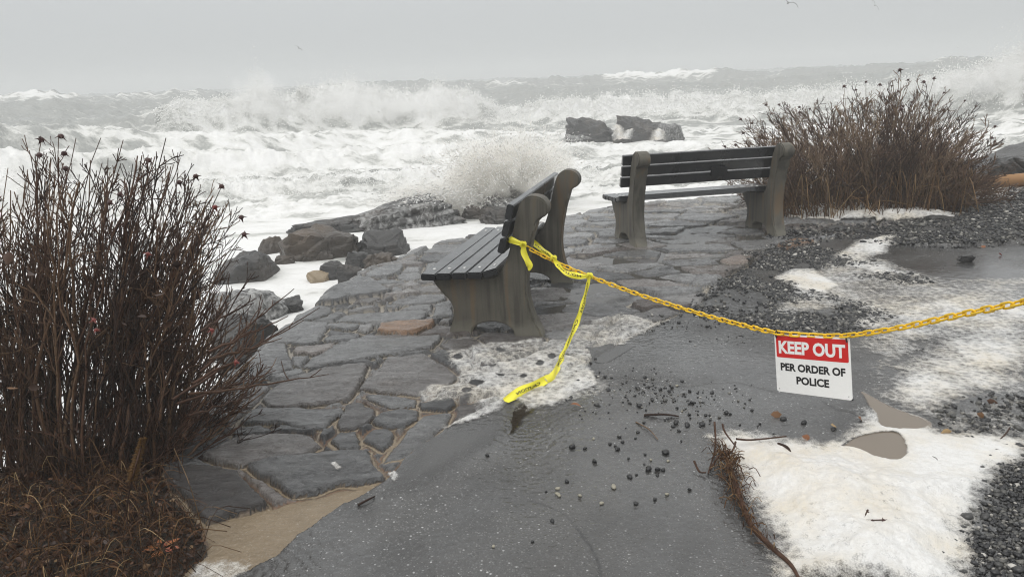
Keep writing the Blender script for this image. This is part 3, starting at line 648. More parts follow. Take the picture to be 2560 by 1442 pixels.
# ------------------------------------------------------------------ benches
PROF = [(.07,0),(.095,.055),(.110,.137),(.085,.20),(.025,.268),(.002,.30),(0,.325),(.10,.332),(.25,.342),(.372,.352),(.424,.40),(.463,.486),(.493,.596),(.52,.706),(.537,.765),(.565,.805),(.61,.822),(.67,.807),(.702,.762),(.69,.712),(.642,.683),(.622,.63),(.596,.54),(.570,.40),(.562,.266),(.586,.137),(.62,.055),(.65,0)]
ARCH = [(.483,0),(.463,.035),(.415,.062),(.345,.072),(.28,.06),(.235,.035),(.217,0)]
K_ = 1.049
def support_bm(l0, l1):
    a = crom(np.array(PROF) * K_, 70); c = crom(np.array(ARCH) * K_, 16); P = np.vstack([a, c])
    b = bmesh.new(); vs = [b.verts.new((l0, -d, z - .03 * (z < .01))) for d, z in P]; f = b.faces.new(vs)
    ex = bmesh.ops.extrude_face_region(b, geom=[f])
    for v in [g for g in ex['geom'] if isinstance(g, bmesh.types.BMVert)]: v.co.x = l1
    caps = [f_ for f_ in b.faces if len(f_.verts) > 10]
    ed = list({e for f_ in caps for e in f_.edges if max(v.co.z for v in e.verts) > .01})
    bmesh.ops.bevel(b, geom=ed, offset=.012, segments=2, affect='EDGES', clamp_overlap=True)
    bmesh.ops.triangulate(b, faces=[f_ for f_ in b.faces if len(f_.verts) > 4])
    return b
def slat_bm(l0, l1, w, t):
    b = bmesh.new(); bmesh.ops.create_cube(b, size=1)
    for v in b.verts: v.co = ((v.co.x + .5) * (l1 - l0) + l0, v.co.y * w, v.co.z * t)
    bmesh.ops.bevel(b, geom=list(b.edges), offset=.006, segments=2, affect='EDGES'); return b
def bolt_bm():
    b = bmesh.new(); bmesh.ops.create_uvsphere(b, u_segments=12, v_segments=6, radius=.013)
    for v in b.verts: v.co.z = max(v.co.z, -.002) * .5
    return b
def bench(loc, ang, span, label, plaque):
    T = .115; ro = empty('park_bench', loc, ang); tag(ro, label, 'bench', 'benches on the stone terrace')
    for l0, l1 in ((0, T), (span - T, span)):
        o = bm_mesh('support', support_bm(l0, l1), MT['concrete'], ro, True)
        try: o.data.set_sharp_from_angle(angle=R_(30))
        except Exception: pass
    bolt = None; ov = .075
    seat = [(-.012, .372, -2), (.088, .378, 1), (.188, .384, 2), (.288, .390, 3), (.388, .408, 17)]
    back = [(.468, .575, 74), (.496, .677, 76), (.520, .778, 77)]
    for k, (d, z, a) in enumerate(seat + back):
        s = bm_mesh('seat_slat' if k < 5 else 'back_slat', slat_bm(-ov, span + ov, .092, .042), MT['slat'], ro)
        s.location = (0, -d, z); s.rotation_euler = (-R_(a), 0, 0)
        if k < 5:
            for l in (T / 2, span - T / 2):
                if bolt is None: q = bolt = bm_mesh('bolt', bolt_bm(), MT['steel'], s, True)
                else: q = dup(bolt, s)
                q.location = (l, 0, .0205)
    if plaque:
        b = slat_bm(0, .16, .085, .03); q = bm_mesh('plaque', b, MT['black'], ro); q.location = (span * .52, -.53, .625); q.rotation_euler = (-R_(76), 0, 0)
        tag(q, 'small black plaque fixed between the back slats')
    return ro
B1 = bench((-.4856, 4.595, ground_z(-.3, 4.8) * 0 + .012), R_(75.86), 1.339, 'front concrete and slat bench seen from its end, with yellow tape tied to it', False)
B2 = bench((1.0098, 7.4057, .012), R_(11.11), 1.505, 'rear concrete and slat bench seen from behind, facing the sea', True)
bpy.context.view_layer.update()
def b1p(l, d, z):
    a = R_(75.86); return np.array([-.4856 + math.cos(a) * l + math.sin(a) * d, 4.595 + math.sin(a) * l - math.cos(a) * d, z + .012])
# ------------------------------------------------------------------ chain
CH_KEYS = [((1296, 607), 4.44), ((1345, 633), 4.46), ((1400, 660), 4.44), ((1480, 693), 4.34), ((1600, 737), 4.13), ((1750, 784), 3.85), ((1850, 811), 3.62), ((1940, 831), 3.44), ((2035, 838), 3.36), ((2122, 838), 3.27), ((2250, 819), 3.12), ((2400, 787), 2.95), ((2560, 755), 2.79), ((2760, 712), 2.62), ((3050, 655), 2.4)]
cp = crom([rp(p[0], p[1], r) for p, r in CH_KEYS], 900)
sl_ = np.concatenate([[0], np.cumsum(np.linalg.norm(np.diff(cp, axis=0), axis=1))])
def link_mesh():
    Lh, Rr, w = .0135, .0105, .0042; P = []; n = 10          # stadium shaped ring, long axis x
    ringp = [(Lh + Rr * math.cos(t), Rr * math.sin(t)) for t in np.linspace(-math.pi / 2, math.pi / 2, n)] + [(-Lh - Rr * math.cos(t), -Rr * math.sin(t)) for t in np.linspace(-math.pi / 2, math.pi / 2, n)]
    C = np.array([(x, y, 0) for x, y in ringp]); m = len(C); k = 8; V = []; F = []
    for i in range(m):
        t = C[(i + 1) % m] - C[i - 1]; t /= np.linalg.norm(t); nn = np.cross(t, (0, 0, 1))
        for j in range(k): V.append(C[i] + w * (math.cos(j * 2 * math.pi / k) * nn + math.sin(j * 2 * math.pi / k) * np.array([0, 0, 1])))
    for i in range(m):
        for j in range(k): F.append((i * k + j, i * k + (j + 1) % k, ((i + 1) % m) * k + (j + 1) % k, ((i + 1) % m) * k + j))
    return np.array(V), F
LV, LF = link_mesh()
chain = empty('plastic_chain', tuple(cp[0])); tag(chain, 'sagging yellow plastic chain strung from the front bench to the right', 'chain')
pitch = .0395; first = None; nl = 0; s_ = .0
while s_ < sl_[-1] - pitch and nl < 100:
    i = np.searchsorted(sl_, s_ + pitch / 2); c = cp[min(i, len(cp) - 1)]; t = cp[min(i + 6, len(cp) - 1)] - cp[max(i - 6, 0)]
    ro = Vector(t).to_track_quat('X', 'Z').to_matrix().to_4x4() @ Matrix.Rotation(R_(35 + 90 * (nl % 2)) + random.uniform(-.16, .16), 4, 'X')
    if first is None: q = first = np_mesh('chain_link', LV, LF, MT['chain'], chain)
    else: q = dup(first, chain)
    sc = 1.0; q.matrix_basis = Matrix.Translation(Vector(c - cp[0])) @ ro @ Matrix.Scale(sc, 4)
    nl += 1; s_ += pitch
# ------------------------------------------------------------------ lettering
def text_mesh(body, size, bold=.0, xs=1.0, res=3):
    c = bpy.data.curves.new('t', 'FONT'); c.body = body; c.size = size; c.offset = bold; c.align_x = 'CENTER'; c.align_y = 'CENTER'; c.resolution_u = res; c.fill_mode = 'BOTH'
    o = bpy.data.objects.new('t', c); COL.objects.link(o); bpy.context.view_layer.update()
    me = bpy.data.meshes.new_from_object(o.evaluated_get(bpy.context.evaluated_depsgraph_get())); bpy.data.objects.remove(o)
    co = np.empty(len(me.vertices) * 3); me.vertices.foreach_get('co', co); co = co.reshape(-1, 3); co[:, 0] *= xs; me.vertices.foreach_set('co', co.ravel()); me.update()
    return me, co
# ------------------------------------------------------------------ sign
cen = np.array([1.286, 3.074, .294]); xa = np.array([.6014, -.777, .1861]); dv = np.array([.0336, -.2081, -.9775]); SWD, SHT = .356, .262    # blown round by the wind
nrm = np.cross(xa, -dv)
sg = empty('warning_sign', tuple(cen)); SM = Matrix.Identity(4)
for i in range(3): SM[i][0], SM[i][1], SM[i][2], SM[i][3] = xa[i], -dv[i], nrm[i], cen[i]
sg.matrix_world = SM; tag(sg, 'white and red KEEP OUT sign hanging from the yellow chain', 'sign')
def rrect(w, h, r, t, z0=0.0, y0=0.0):
    b = bmesh.new(); P = []
    for cx, cy, a0 in ((w / 2 - r, h / 2 - r, 0), (-w / 2 + r, h / 2 - r, 90), (-w / 2 + r, -h / 2 + r, 180), (w / 2 - r, -h / 2 + r, 270)):
        for k in range(6): a = R_(a0 + 18 * k); P.append((cx + r * math.cos(a), cy + r * math.sin(a) + y0, z0))
    f = b.faces.new([b.verts.new(p) for p in P]); ex = bmesh.ops.extrude_face_region(b, geom=[f])
    for v in [g for g in ex['geom'] if isinstance(g, bmesh.types.BMVert)]: v.co.z += t
    return b
bm_mesh('panel', rrect(SWD, SHT, .011, .0025, -.0025), MT['white'], sg)
bm_mesh('red_band', rrect(SWD * .955, SHT * .37, .007, .0006, .0001, SHT * .285), MT['red'], sg)
for body, y, size, xs, bold, mat, z, ww in (('KEEP OUT', .278, .30, .74, .006, 'white', .0012, .885), ('PER ORDER OF', -.06, .165, .7, .0035, 'ink', .0006, .86), ('POLICE', -.272, .165, .7, .0035, 'ink', .0006, .435)):
    me, co = text_mesh(body, 1, 0, 1); w0 = np.ptp(co[:, 0]); h0 = np.ptp(co[:, 1]); bpy.data.meshes.remove(me)
    me, co = text_mesh(body, 1, .04, 1); co[:, 0] *= SWD * ww / np.ptp(co[:, 0]); co[:, 1] -= (co[:, 1].max() + co[:, 1].min()) / 2; co[:, 0] -= (co[:, 0].max() + co[:, 0].min()) / 2
    co[:, 1] = co[:, 1] * SHT * (.225 if body[0] == 'K' else .135) / np.ptp(co[:, 1]) + SHT * y; co[:, 2] = z
    me.vertices.foreach_set('co', co.ravel()); me.update(); me.name = 'lettering'
    o = link('lettering', me, MT[mat], sg, False)
for sx_ in (-1, 1):
    tb = Tubes(); x0 = sx_ * (SWD / 2 - .012); a = np.linspace(0, 2 * math.pi, 18)
    tb.add(np.stack([x0 + .002 * np.sin(a), SHT / 2 - .002 + .016 * np.cos(a), .010 * np.sin(a) - .001], 1), .003, 6); tb.build('cable_tie', MT['black'], sg)
for sx_, sy_ in ((-1, -1), (1, -1)):
    tb = Tubes(); tb.add([(sx_ * (SWD / 2 - .014), sy_ * (SHT / 2 - .014), -.0001), (sx_ * (SWD / 2 - .014), sy_ * (SHT / 2 - .014), .0006)], .003, 8); tb.build('hole', MT['black'], sg)
# ------------------------------------------------------------------ caution tape
tape = empty('caution_tape', tuple(rp(1300, 612, 4.7))); tag(tape, 'torn yellow CAUTION tape knotted to the bench and trailing onto the ground', 'tape')
TO = np.array(tape.location)
def ribbon(keys, w, twist, text=0, crinkle=.004, seed=0):
    """keys: 3d points; w: width or list; twist: side angle keys in degrees about the run"""
    n = 60; C = crom(keys, n); t = np.gradient(C, axis=0); t /= np.linalg.norm(t, axis=1)[:, None]
    view = np.array([0, 0, CH]) - C; view /= np.linalg.norm(view, axis=1)[:, None]
    sd_ = np.cross(t, view); sd_ /= np.linalg.norm(sd_, axis=1)[:, None]; nn = np.cross(sd_, t)
    tw = np.radians(np.interp(np.linspace(0, 1, n), np.linspace(0, 1, len(twist)), twist)); ww = np.interp(np.linspace(0, 1, n), np.linspace(0, 1, len(np.atleast_1d(w))), np.atleast_1d(w)) * .70
    side = sd_ * np.cos(tw)[:, None] + nn * np.sin(tw)[:, None]; nor = np.cross(t, side)
    ss = np.concatenate([[0], np.cumsum(np.linalg.norm(np.diff(C, axis=0), axis=1))]); m = 7
    def at(u, v):                                # u metres along, v -1..1 across
        f = np.interp(u, ss, np.arange(n)); i = np.clip(f.astype(int), 0, n - 2); k = (f - i)[:, None]
        c = C[i] * (1 - k) + C[i + 1] * k; sdd = side[i] * (1 - k) + side[i + 1] * k; no = nor[i] * (1 - k) + nor[i + 1] * k; wd = np.interp(f, np.arange(n), ww)
        off = crinkle * np.sin(u * 47 + seed) * v + crinkle * 1.6 * np.cos(v * 2.2 + u * 19 + seed)
        return c + sdd * (v * wd / 2)[:, None] + no * off[:, None], no
    U, Vv = np.meshgrid(np.linspace(0, ss[-1], n), np.linspace(-1, 1, m), indexing='ij'); P, _ = at(U.ravel(), Vv.ravel())
    F = [(i * m + j, i * m + j + 1, (i + 1) * m + j + 1, (i + 1) * m + j) for i in range(n - 1) for j in range(m - 1)]
    rb = np_mesh('strip', P - TO, F, MT['tape'], tape)
    pos = .04; first_ = True
    while text and pos < ss[-1] - .05:
        me, co = text_mesh('CAUTION', .05, .0012, .8, 2); wd = np.ptp(co[:, 0]); u = co[:, 0] - co[:, 0].min() + pos; v = np.clip(co[:, 1] / .0375 * text, -.95, .95)
        if pos + wd > ss[-1]: bpy.data.meshes.remove(me); break
        p, no = at(u, v)
        q = []
        for s in (-1, 1):
            m2 = me if s == -1 else me.copy(); m2.vertices.foreach_set('co', (p + no * .0012 * s - TO).ravel()); m2.update(); m2.name = 'lettering'
            link('lettering', m2, MT['ink'], rb, False)
        pos += wd + .05
P_ = lambda x, y, r: rp(x, y, r)
ribbon([P_(1268, 594, 4.62), P_(1273, 597, 4.46), P_(1286, 603, 4.43), P_(1304, 610, 4.42), P_(1312, 614, 4.44)], [.06, .06, .05, .035, .03], [20, 0, 10], 0)
ribbon([P_(1310, 612, 4.43), P_(1309, 630, 4.42), P_(1318, 650, 4.42), P_(1324, 664, 4.42), P_(1322, 676, 4.42)], [.03, .055, .07, .06, .02], [0, 30, -10], .75)
ribbon([P_(1326, 600, 4.66), P_(1345, 616, 4.62), P_(1372, 638, 4.52), P_(1386, 648, 4.44)], [.05, .055, .05, .02], [10, 20, 0], .6)
ribbon([P_(1384, 646, 4.44), P_(1396, 664, 4.42), P_(1415, 681, 4.40), P_(1448, 690, 4.36), P_(1474, 691, 4.33)], [.02, .055, .06, .05, .02], [10, 35, 20, 0], .7)
g0 = on(1365, 962, .03); g1 = on(1335, 975, .02); g2 = on(1300, 990, .022); g3 = on(1264, 1010, .018)
r0 = math.hypot(g0[0], g0[1])
ribbon([P_(1474, 690, 4.32), P_(1466, 725, 4.30), P_(1455, 770, 4.25), P_(1436, 820, 4.18), P_(1410, 880, 4.04), P_(1385, 935, r0 + .08), g0], [.02, .042, .05, .045, .045, .055, .06], [0, 35, 50, 30, 50, 20, 0], .75, .003)
ribbon([g0, g1, g2, g3], [.06, .075, .075, .05], [0, 10, 0, -10], .6, .004)
for (x, y, r) in ((1308, 611, 4.42), (1384, 646, 4.44), (1474, 690, 4.32)):
    c = P_(x, y, r); a = np.linspace(0, 9, 26); kb = Tubes(); kb.add(c - TO + np.stack([.016 * np.cos(a), .012 * np.sin(a), .014 * np.sin(a * 1.7)], 1), .006, 5); kb.build('knot', MT['tape'], tape)
#==PART3==
# ------------------------------------------------------------------ foam, puddles
def dens_field(items):
    D = np.zeros(GX.shape)
    for P, pk, soft in items:
        D = np.maximum(D, pk * sstep(-soft, soft, poly_sd(gps(P), GX + .05 * fbm(GX * 4, GY * 4, None, 3, 101), GY + .05 * fbm(GX * 4, GY * 4, None, 3, 102))))
    return D
def foam_sheet(name, items, label, heap=None, holes=None, mod=.16, stone_cut=0):
    D = dens_field(items)
    D = D * (1 + mod * 1.6 * fbm(GX * 3.1, GY * 3.1, None, 4, 111)) 
    if stone_cut: D = D - stone_cut * aT['stone'] * (reg == 1)
    for P, soft in (holes or []):
        P = [tuple(q) for q in crom(np.array(list(P) + [P[0]], float), 50)[:-1]]; D = D * (1 - sstep(-soft, soft, poly_sd(gps(P), GX + .012 * fbm(GX * 8, GY * 8, None, 3, 121), GY + .012 * fbm(GX * 8, GY * 8, None, 3, 122))))
    H = .004 + .010 * np.clip(D - .35, 0, 1)
    if heap: 
        P, h, soft = heap; H = H + h * sstep(0, soft, poly_sd(gps(P), GX, GY)) * (1 + .35 * fbm(GX * 6, GY * 6, None, 4, 131)) + .016 * sstep(-.02, .12, poly_sd(gps(P), GX, GY)) * fbm(GX * 14, GY * 14, None, 4, 132)
    ok = (D > .27); sel = ok.ravel()[quads].any(1) & fl_land
    V = np.stack([GX, GY, GZ + H], -1).reshape(-1, 3)
    return tag(cut(name, sel, MT['foam'], {'dens': D}, V), label, 'foam', kind='stuff')
foam_sheet('sea_foam', [([(1040,985),(1065,965),(1130,960),(1145,935),(1120,900),(1112,882),(1160,874),(1200,852),(1340,848),(1400,850),(1440,850),(1500,880),(1480,905),(1500,960),(1460,985),(1440,1010),(1390,1025),(1310,1028),(1285,1008),(1250,1018),(1225,1045),(1190,1058),(1120,1076),(1115,1066),(1150,1050),(1180,1030),(1160,1015),(1090,1012),(1045,1000)], .74, .045),
    ([(1400,850),(1430,812),(1500,802),(1560,785),(1640,800),(1700,790),(1655,812),(1590,845),(1560,872),(1480,880),(1440,870)], .72, .05),
    ([(1380,850),(1500,800),(1600,770),(1650,780),(1500,840),(1420,900),(1560,960),(1500,1000),(1400,1040),(1250,1040)], .50, .10)],
    'thin white foam washed around the foot of the front bench', holes=[([(1470,868),(1568,864),(1560,880),(1510,905),(1480,893)], .015)] + [([(x - w, y), (x - w * .5, y - 4), (x + w * .6, y - 4), (x + w, y), (x + w * .5, y + 4), (x - w * .6, y + 4)], .008) for x, y, w in ((1222,874,11),(1250,882,10),(1147,899,10),(1208,918,11),(1232,917,8),(1252,939,9),(1285,937,8),(1308,947,7),(1190,956,20),(1165,988,10),(1112,905,9),(1350,915,8),(1380,900,9))], mod=.14)
foam_sheet('sea_foam', [([(2600,680),(2450,712),(2350,738),(2250,760),(2180,790),(2200,850),(2330,855),(2290,885),(2260,910),(2225,955),(2172,985),(2190,1005),(2290,1040),(2340,1050),(2400,1005),(2600,985)], .76, .18),
    ([(2170,820),(2330,860),(2180,985),(2150,960),(2200,900),(2100,870)], .58, .14),
    ([(2070,640),(2150,600),(2235,585),(2250,610),(2200,640),(2330,690),(2480,700),(2600,690),(2600,740),(2300,770),(2100,770),(2000,800),(1900,790)], .60, .10),
    ([(1935,692),(1990,672),(2050,668),(2060,690),(2110,715),(2060,735),(1990,722)], .92, .06), ([(2080,640),(2140,600),(2230,590),(2240,610),(2180,650),(2300,690),(2200,690),(2100,660)], .80, .08),
    ([(2150,760),(2250,745),(2350,740),(2300,800),(2200,830),(2100,820)], .70, .1), ([(1560,800),(1650,780),(1800,800),(1900,820),(1800,830)], .3, .06)],
    'broad lacy sheet of white foam across the right of the path', mod=.22)
foam_sheet('sea_foam', [([(1785,1082),(1850,1080),(1920,1085),(1990,1090),(2040,1100),(2100,1095),(2150,1060),(2165,1020),(2200,1010),(2290,1045),(2330,1075),(2420,1090),(2560,1100),(2560,1140),(2500,1170),(2510,1210),(2470,1260),(2440,1310),(2420,1360),(2425,1460),(1935,1460),(1930,1390),(1940,1330),(1900,1275),(1870,1225),(1850,1160),(1810,1110)], 1.12, .12),
    ([(2300,1060),(2400,1000),(2600,990),(2600,1150),(2480,1180)], .50, .12)],
    'thick cream foam piled at the bottom right by the seaweed', heap=([(1850,1110),(2000,1120),(2300,1170),(2500,1180),(2400,1400),(2420,1500),(1930,1500),(1945,1340),(1880,1230)], .055, .28),
    holes=[([(2108,1115),(2150,1090),(2230,1079),(2262,1100),(2266,1132),(2240,1148),(2190,1140),(2150,1122)], .012), ([(2160,985),(2230,1020),(2310,1050),(2318,1068),(2270,1073),(2220,1070),(2195,1055),(2190,1030)], .012)], mod=.10)
foam_sheet('sea_foam', [([(1955,520),(2050,512),(2200,525),(2350,545),(2420,540),(2380,556),(2250,558),(2080,552),(1965,545)], 1.0, .06), ([(2380,560),(2420,490),(2560,470),(2600,500),(2500,540),(2440,570)], .68, .15), ([(1640,505),(1720,495),(1850,497),(1900,520),(1800,545),(1650,530)], .46, .08)],
    'dirty white foam wash at the foot of the right rose bush', mod=.2, heap=([(1955,518),(2200,515),(2420,520),(2380,560),(2100,556)], .05, .2))
foam_sheet('sea_foam', [([(470,1405),(560,1392),(640,1390),(660,1402),(620,1442),(600,1480),(440,1480)], .60, .04), ([(830,1165),(848,1160),(860,1172),(842,1178)], .7, .008), ([(955,1178),(972,1176),(980,1195),(968,1203),(958,1195)], .8, .01)],
    'small scraps of white foam on the slabs and sand at bottom left', mod=.15)
def mat_puddle(name, col, alpha):
    g = N(name); alpha = g.math('MULTIPLY', g.attr('dens'), alpha); return g.done(g.bsdf(col, .035, g.bump(g.noise(9, 2), .05, .01), .5), alpha)
MUD = mat_puddle('muddy_water', (.215, .178, .138), .9); CLEAR = mat_puddle('clear_puddle', (.105, .104, .102), .72)
def puddle(P, mat, label, dz=.0025, fade=.012):
    P = [tuple(q) for q in crom(np.array(P + P[:1], float), 70)[:-1]]
    D = poly_sd(gps(P), GX + .008 * fbm(GX * 7, GY * 7, None, 3, 141), GY + .008 * fbm(GX * 7, GY * 7, None, 3, 142)) + .012; sel = (D > 0).ravel()[quads].all(1)
    V = np.stack([GX, GY, np.where(reg == 1, np.maximum(GZ, -.004), und) + dz], -1).reshape(-1, 3)
    tag(cut('puddle', sel, mat, {'dens': sstep(0, fade, D)}, V), label, 'puddle', kind='structure')
puddle([(2108,1115),(2150,1090),(2230,1079),(2262,1100),(2266,1132),(2240,1148),(2190,1140),(2150,1122)], MUD, 'lower muddy brown puddle ringed by foam')
puddle([(2155,980),(2230,1018),(2312,1048),(2320,1068),(2270,1074),(2220,1071),(2190,1056),(2185,1030)], MUD, 'upper muddy brown puddle below the sign')
puddle([(1468,868),(1570,862),(1562,880),(1510,908),(1478,895)], CLEAR, 'small clear puddle at the edge of the foam')
puddle([(1040,1090),(1110,1070),(1190,1062),(1225,1048),(1250,1020),(1285,1012),(1270,1050),(1268,1085),(1180,1150),(1080,1200),(990,1240),(950,1235),(985,1180),(1000,1150)], CLEAR, 'shallow clear puddle between the slabs and the path', .003, .14)
WP = gps([(1340,690),(1400,640),(1500,600),(1620,575),(1750,560),(1880,560),(1990,585),(1960,640),(1850,680),(1700,720),(1560,760),(1440,800),(1350,800)])
D_ = poly_sd(WP, GX, GY) + .18 * fbm(GX * 2.6, GY * 2.6, None, 4, 161); zw_ = und * .5 + .006
V_ = np.stack([GX, GY, zw_], -1).reshape(-1, 3)
tag(cut('puddle', ((D_ > 0) & (reg == 1)).ravel()[quads].all(1), mat_puddle('flood_water', (.085, .08, .072), .9), {'dens': sstep(0, .2, D_)}, V_), 'rainwater standing in the joints of the terrace between the benches', 'puddle', kind='structure')
puddle([(1262,1082),(1272,1040),(1300,1012),(1328,1016),(1332,1030),(1305,1046),(1300,1062),(1280,1085)], mat_puddle('dark_puddle', (.035, .028, .02), .85), 'small dark brown puddle beside the end of the tape', .003, .03)
# ------------------------------------------------------------------ gravel and pebbles
def stone_variants(n=8, sub=1):
    V, F = ICO[sub]; out = []
    for k in range(n):
        rg = np.random.default_rng(500 + k); P = V * (1 + rg.uniform(-.28, .28, len(V)))[:, None] * np.array([1, rg.uniform(.6, .95), rg.uniform(.45, .8)]); out.append(P)
    return out, F
SVAR, SF = stone_variants()
def scatter(name, pts, sizes, mat, label, cat, tones):
    V = []; Fs = []; T = []; n = 0; q = len(SVAR[0])
    for (x, y, z), s, t in zip(pts, sizes, tones):
        a = random.uniform(0, 6.28); b = random.uniform(-.4, .4); c, sn = math.cos(a), math.sin(a); P = SVAR[random.randrange(8)] * s
        P = P @ np.array([[c, -sn, 0], [sn, c, 0], [0, 0, 1]]).T; P[:, 2] += P[:, 0] * b; V.append(P + (x, y, z + s * .3)); n += 1
    F = (np.arange(n)[:, None, None] * q + SF[None]).reshape(-1, 3)
    return tag(np_mesh(name, np.concatenate(V), F, mat, None, {'tone': np.repeat(np.array(tones), q)}, smooth=False), label, cat, kind='stuff')
GRAV = mat_tone('wet_gravel', [(0, (.008, .008, .009)), (.5, (.03, .03, .032)), (.8, (.09, .088, .08)), (.93, (.2, .19, .17)), (1, (.5, .48, .44))], .3, .5)
def gravel(polys, n, smin, smax, label, thr=-.15, sc=2.2, seed=0):
    pts = []; P_all = [gps(p) for p, _ in polys]; soft = [s for _, s in polys]
    allp = np.vstack(P_all); lo, hi = allp.min(0) - .1, allp.max(0) + .1
    c = np.random.default_rng(seed).uniform(lo, hi, (n * 4, 2)); dn = np.full(len(c), -9.0)
    for P, s in zip(P_all, soft): dn = np.maximum(dn, poly_sd(P, c[:, 0], c[:, 1]) / s)
    nz = fbm(c[:, 0] * sc, c[:, 1] * sc, None, 4, 151 + seed); k = RNG.random(len(c)) < np.clip(.5 + .5 * dn, 0, 1) * np.clip((nz - thr) * 4, .02, 1)
    c = c[k][:n]
    P = [(x, y, ground_z(x, y)) for x, y in c]; s = np.exp(RNG.normal(0, .38, len(P))) * (smin + smax) / 2 * .62
    scatter('gravel', P, np.clip(s, smin * .5, smax * 1.3), GRAV, label, 'gravel', RNG.random(len(P)) ** 1.1)
gravel([([(1740,775),(1790,735),(1850,690),(1900,660),(1960,650),(1930,690),(1990,730),(2080,745),(2150,765),(2200,790),(2120,822),(2000,832),(1900,812),(1800,795)], .12)], 7600, .008, .020, 'dark wet gravel drifted behind the chain', -.4, 2.5, 1)
gravel([([(1880,640),(1950,620),(2020,612),(2110,640),(2180,640),(2190,660),(2080,670),(1990,668),(1900,668)], .10), ([(2140,690),(2200,672),(2280,690),(2310,705),(2270,712),(2200,700)], .08)], 3600, .008, .020, 'thin band of dark gravel in front of the rear bench', -.15, 3, 2)
gravel([([(2180,608),(2260,572),(2400,530),(2560,500),(2700,480),(2700,600),(2560,606),(2400,616),(2280,612)], .10), ([(1930,590),(2050,570),(2200,560),(2260,575),(2150,590),(2000,600)], .15)], 9500, .009, .024, 'bank of dark gravel beyond the path at the right', -.6, 2, 3)
gravel([([(2600,1110),(2540,1140),(2505,1180),(2510,1215),(2470,1265),(2440,1310),(2405,1345),(2425,1470),(2700,1470),(2700,1100)], .08)], 3600, .006, .017, 'black and grey gravel in the bottom right corner', -.7, 3, 4)
gravel([([(2330,1060),(2380,1030),(2450,1010),(2600,1000),(2600,1120),(2480,1090),(2400,1085)], .15)], 420, .007, .018, 'scattered gravel poking through the foam at the right', -.2, 4, 5)
gravel([([(1480,960),(1560,950),(1700,960),(1850,990),(1830,1060),(1700,1040),(1500,1020),(1400,1000)], .2), ([(1500,840),(1640,800),(1900,840),(2350,860),(2330,900),(2100,870),(1800,850)], .2)], 950, .004, .013, 'fine grit scattered on the asphalt', -.2, 3, 6)
PEB = [(1418,888),(1410,892),(1390,900),(1452,905),(1460,908),(1470,903),(1477,909),(1488,899),(1478,928),(1499,932),(1529,947),(1489,944),(1456,948),(1484,968),(1446,955),(1564,942),(1521,977),(1595,973),(1621,971),(1651,978),(1680,973),(1724,982),(1730,1011),(1736,1009),(1693,1023),(1750,1066),(1756,1062),(1764,1040),(1690,1058),(1717,1065),(1698,1077),(1703,1102),(1526,1108),(1538,1112),(1543,1122),(1549,1091),(1556,1103),(1589,1094),(1594,1080),(1613,1134),(1665,1130),(1571,1144),(1574,1190),(1591,1184),(1620,1172),(1644,1185),(1659,1172),(1611,1158),(1645,1172),(1417,1202),(1365,1227),(1486,1152),(1432,1117),(1463,1119),(1381,1300),(1331,1352),(1724,1220),(1637,1245),(1590,1256),(1218,1138),(1428,996),(1415,1002),(1788,1092),(1850,1062),(1900,1060),(1960,1050),(2010,1058),(1815,1035),(2082,1075),(1880,1028),(2130,1000),(1935,1085)]
WPEB = [(1534,1215),(1234,1363),(1394,1235),(1398,1238),(1450,1237),(1667,1233),(1504,1255),(1395,1220),(1670,1150),(1627,1148),(1705,1030),(1692,968),(1484,1096)]
pv, pf = ICO[2]
def pebbles(px, mat, name, label, group, sm):
    protos = []
    for k in range(5):
        rg = np.random.default_rng(900 + k + int(sm * 1e4)); n_ = fbm(pv[:, 0] * 1.5 + k * 5, pv[:, 1] * 1.5, pv[:, 2] * 1.5, 3, k)
        pl = rg.normal(size=(9, 3)); pl /= np.linalg.norm(pl, axis=1)[:, None]; dt = pv @ pl.T; r = np.min(np.where(dt > .2, rg.uniform(.7, 1, 9) / np.maximum(dt, .2), 9), 1); r = np.minimum(r, 1.2)
        protos.append(pv * (r * (1 + .2 * n_))[:, None] * np.array([1, .8, .62]))
    first = []
    for i, (x, y) in enumerate(px):
        s = sm * random.choice([.55, .7, .8, 1, 1.25]); p = on(x, y, s * .4)
        if i < 5: o = np_mesh(name, protos[i], pf, mat, None, smooth=False); first.append(o)
        else: o = dup(first[random.randrange(len(first))])
        o.location = p; o.scale = (s, s, s); o.rotation_euler = (random.uniform(-.3, .3), random.uniform(-.3, .3), random.uniform(0, 6.3)); tag(o, label, 'pebble', group)
pebbles(PEB, mat_plain('dark_pebble', (.018, .018, .019), .35, .5, 3), 'pebble', 'small dark pebble lying loose on the wet asphalt', 'dark pebbles scattered on the path', .0125)
pebbles(WPEB, mat_plain('pale_pebble', (.30, .28, .22), .5, .3, 3), 'pebble', 'small pale pebble lying loose on the wet asphalt', 'pale pebbles scattered on the path', .010)
p = on(2415, 655, .03); rock('stone_chunk', tuple(p), (.14, .07, .07), 77, MT['rock'], 'dark lump of stone lying alone on the path at far right', sub=4)
for x, y, s, lab in ((2090, 574, .26, 'flat grey slab half buried in foam left of the gravel bank'), (2160, 578, .2, 'smaller flat slab at the foot of the right bush'), (2340, 560, .3, 'dark flat slab in the foam below the right bush')):
    rock('slab', tuple(on(x, y, .0)), (s, s * .7, .07), int(x), MT['rock'], lab, sub=4, K=9)
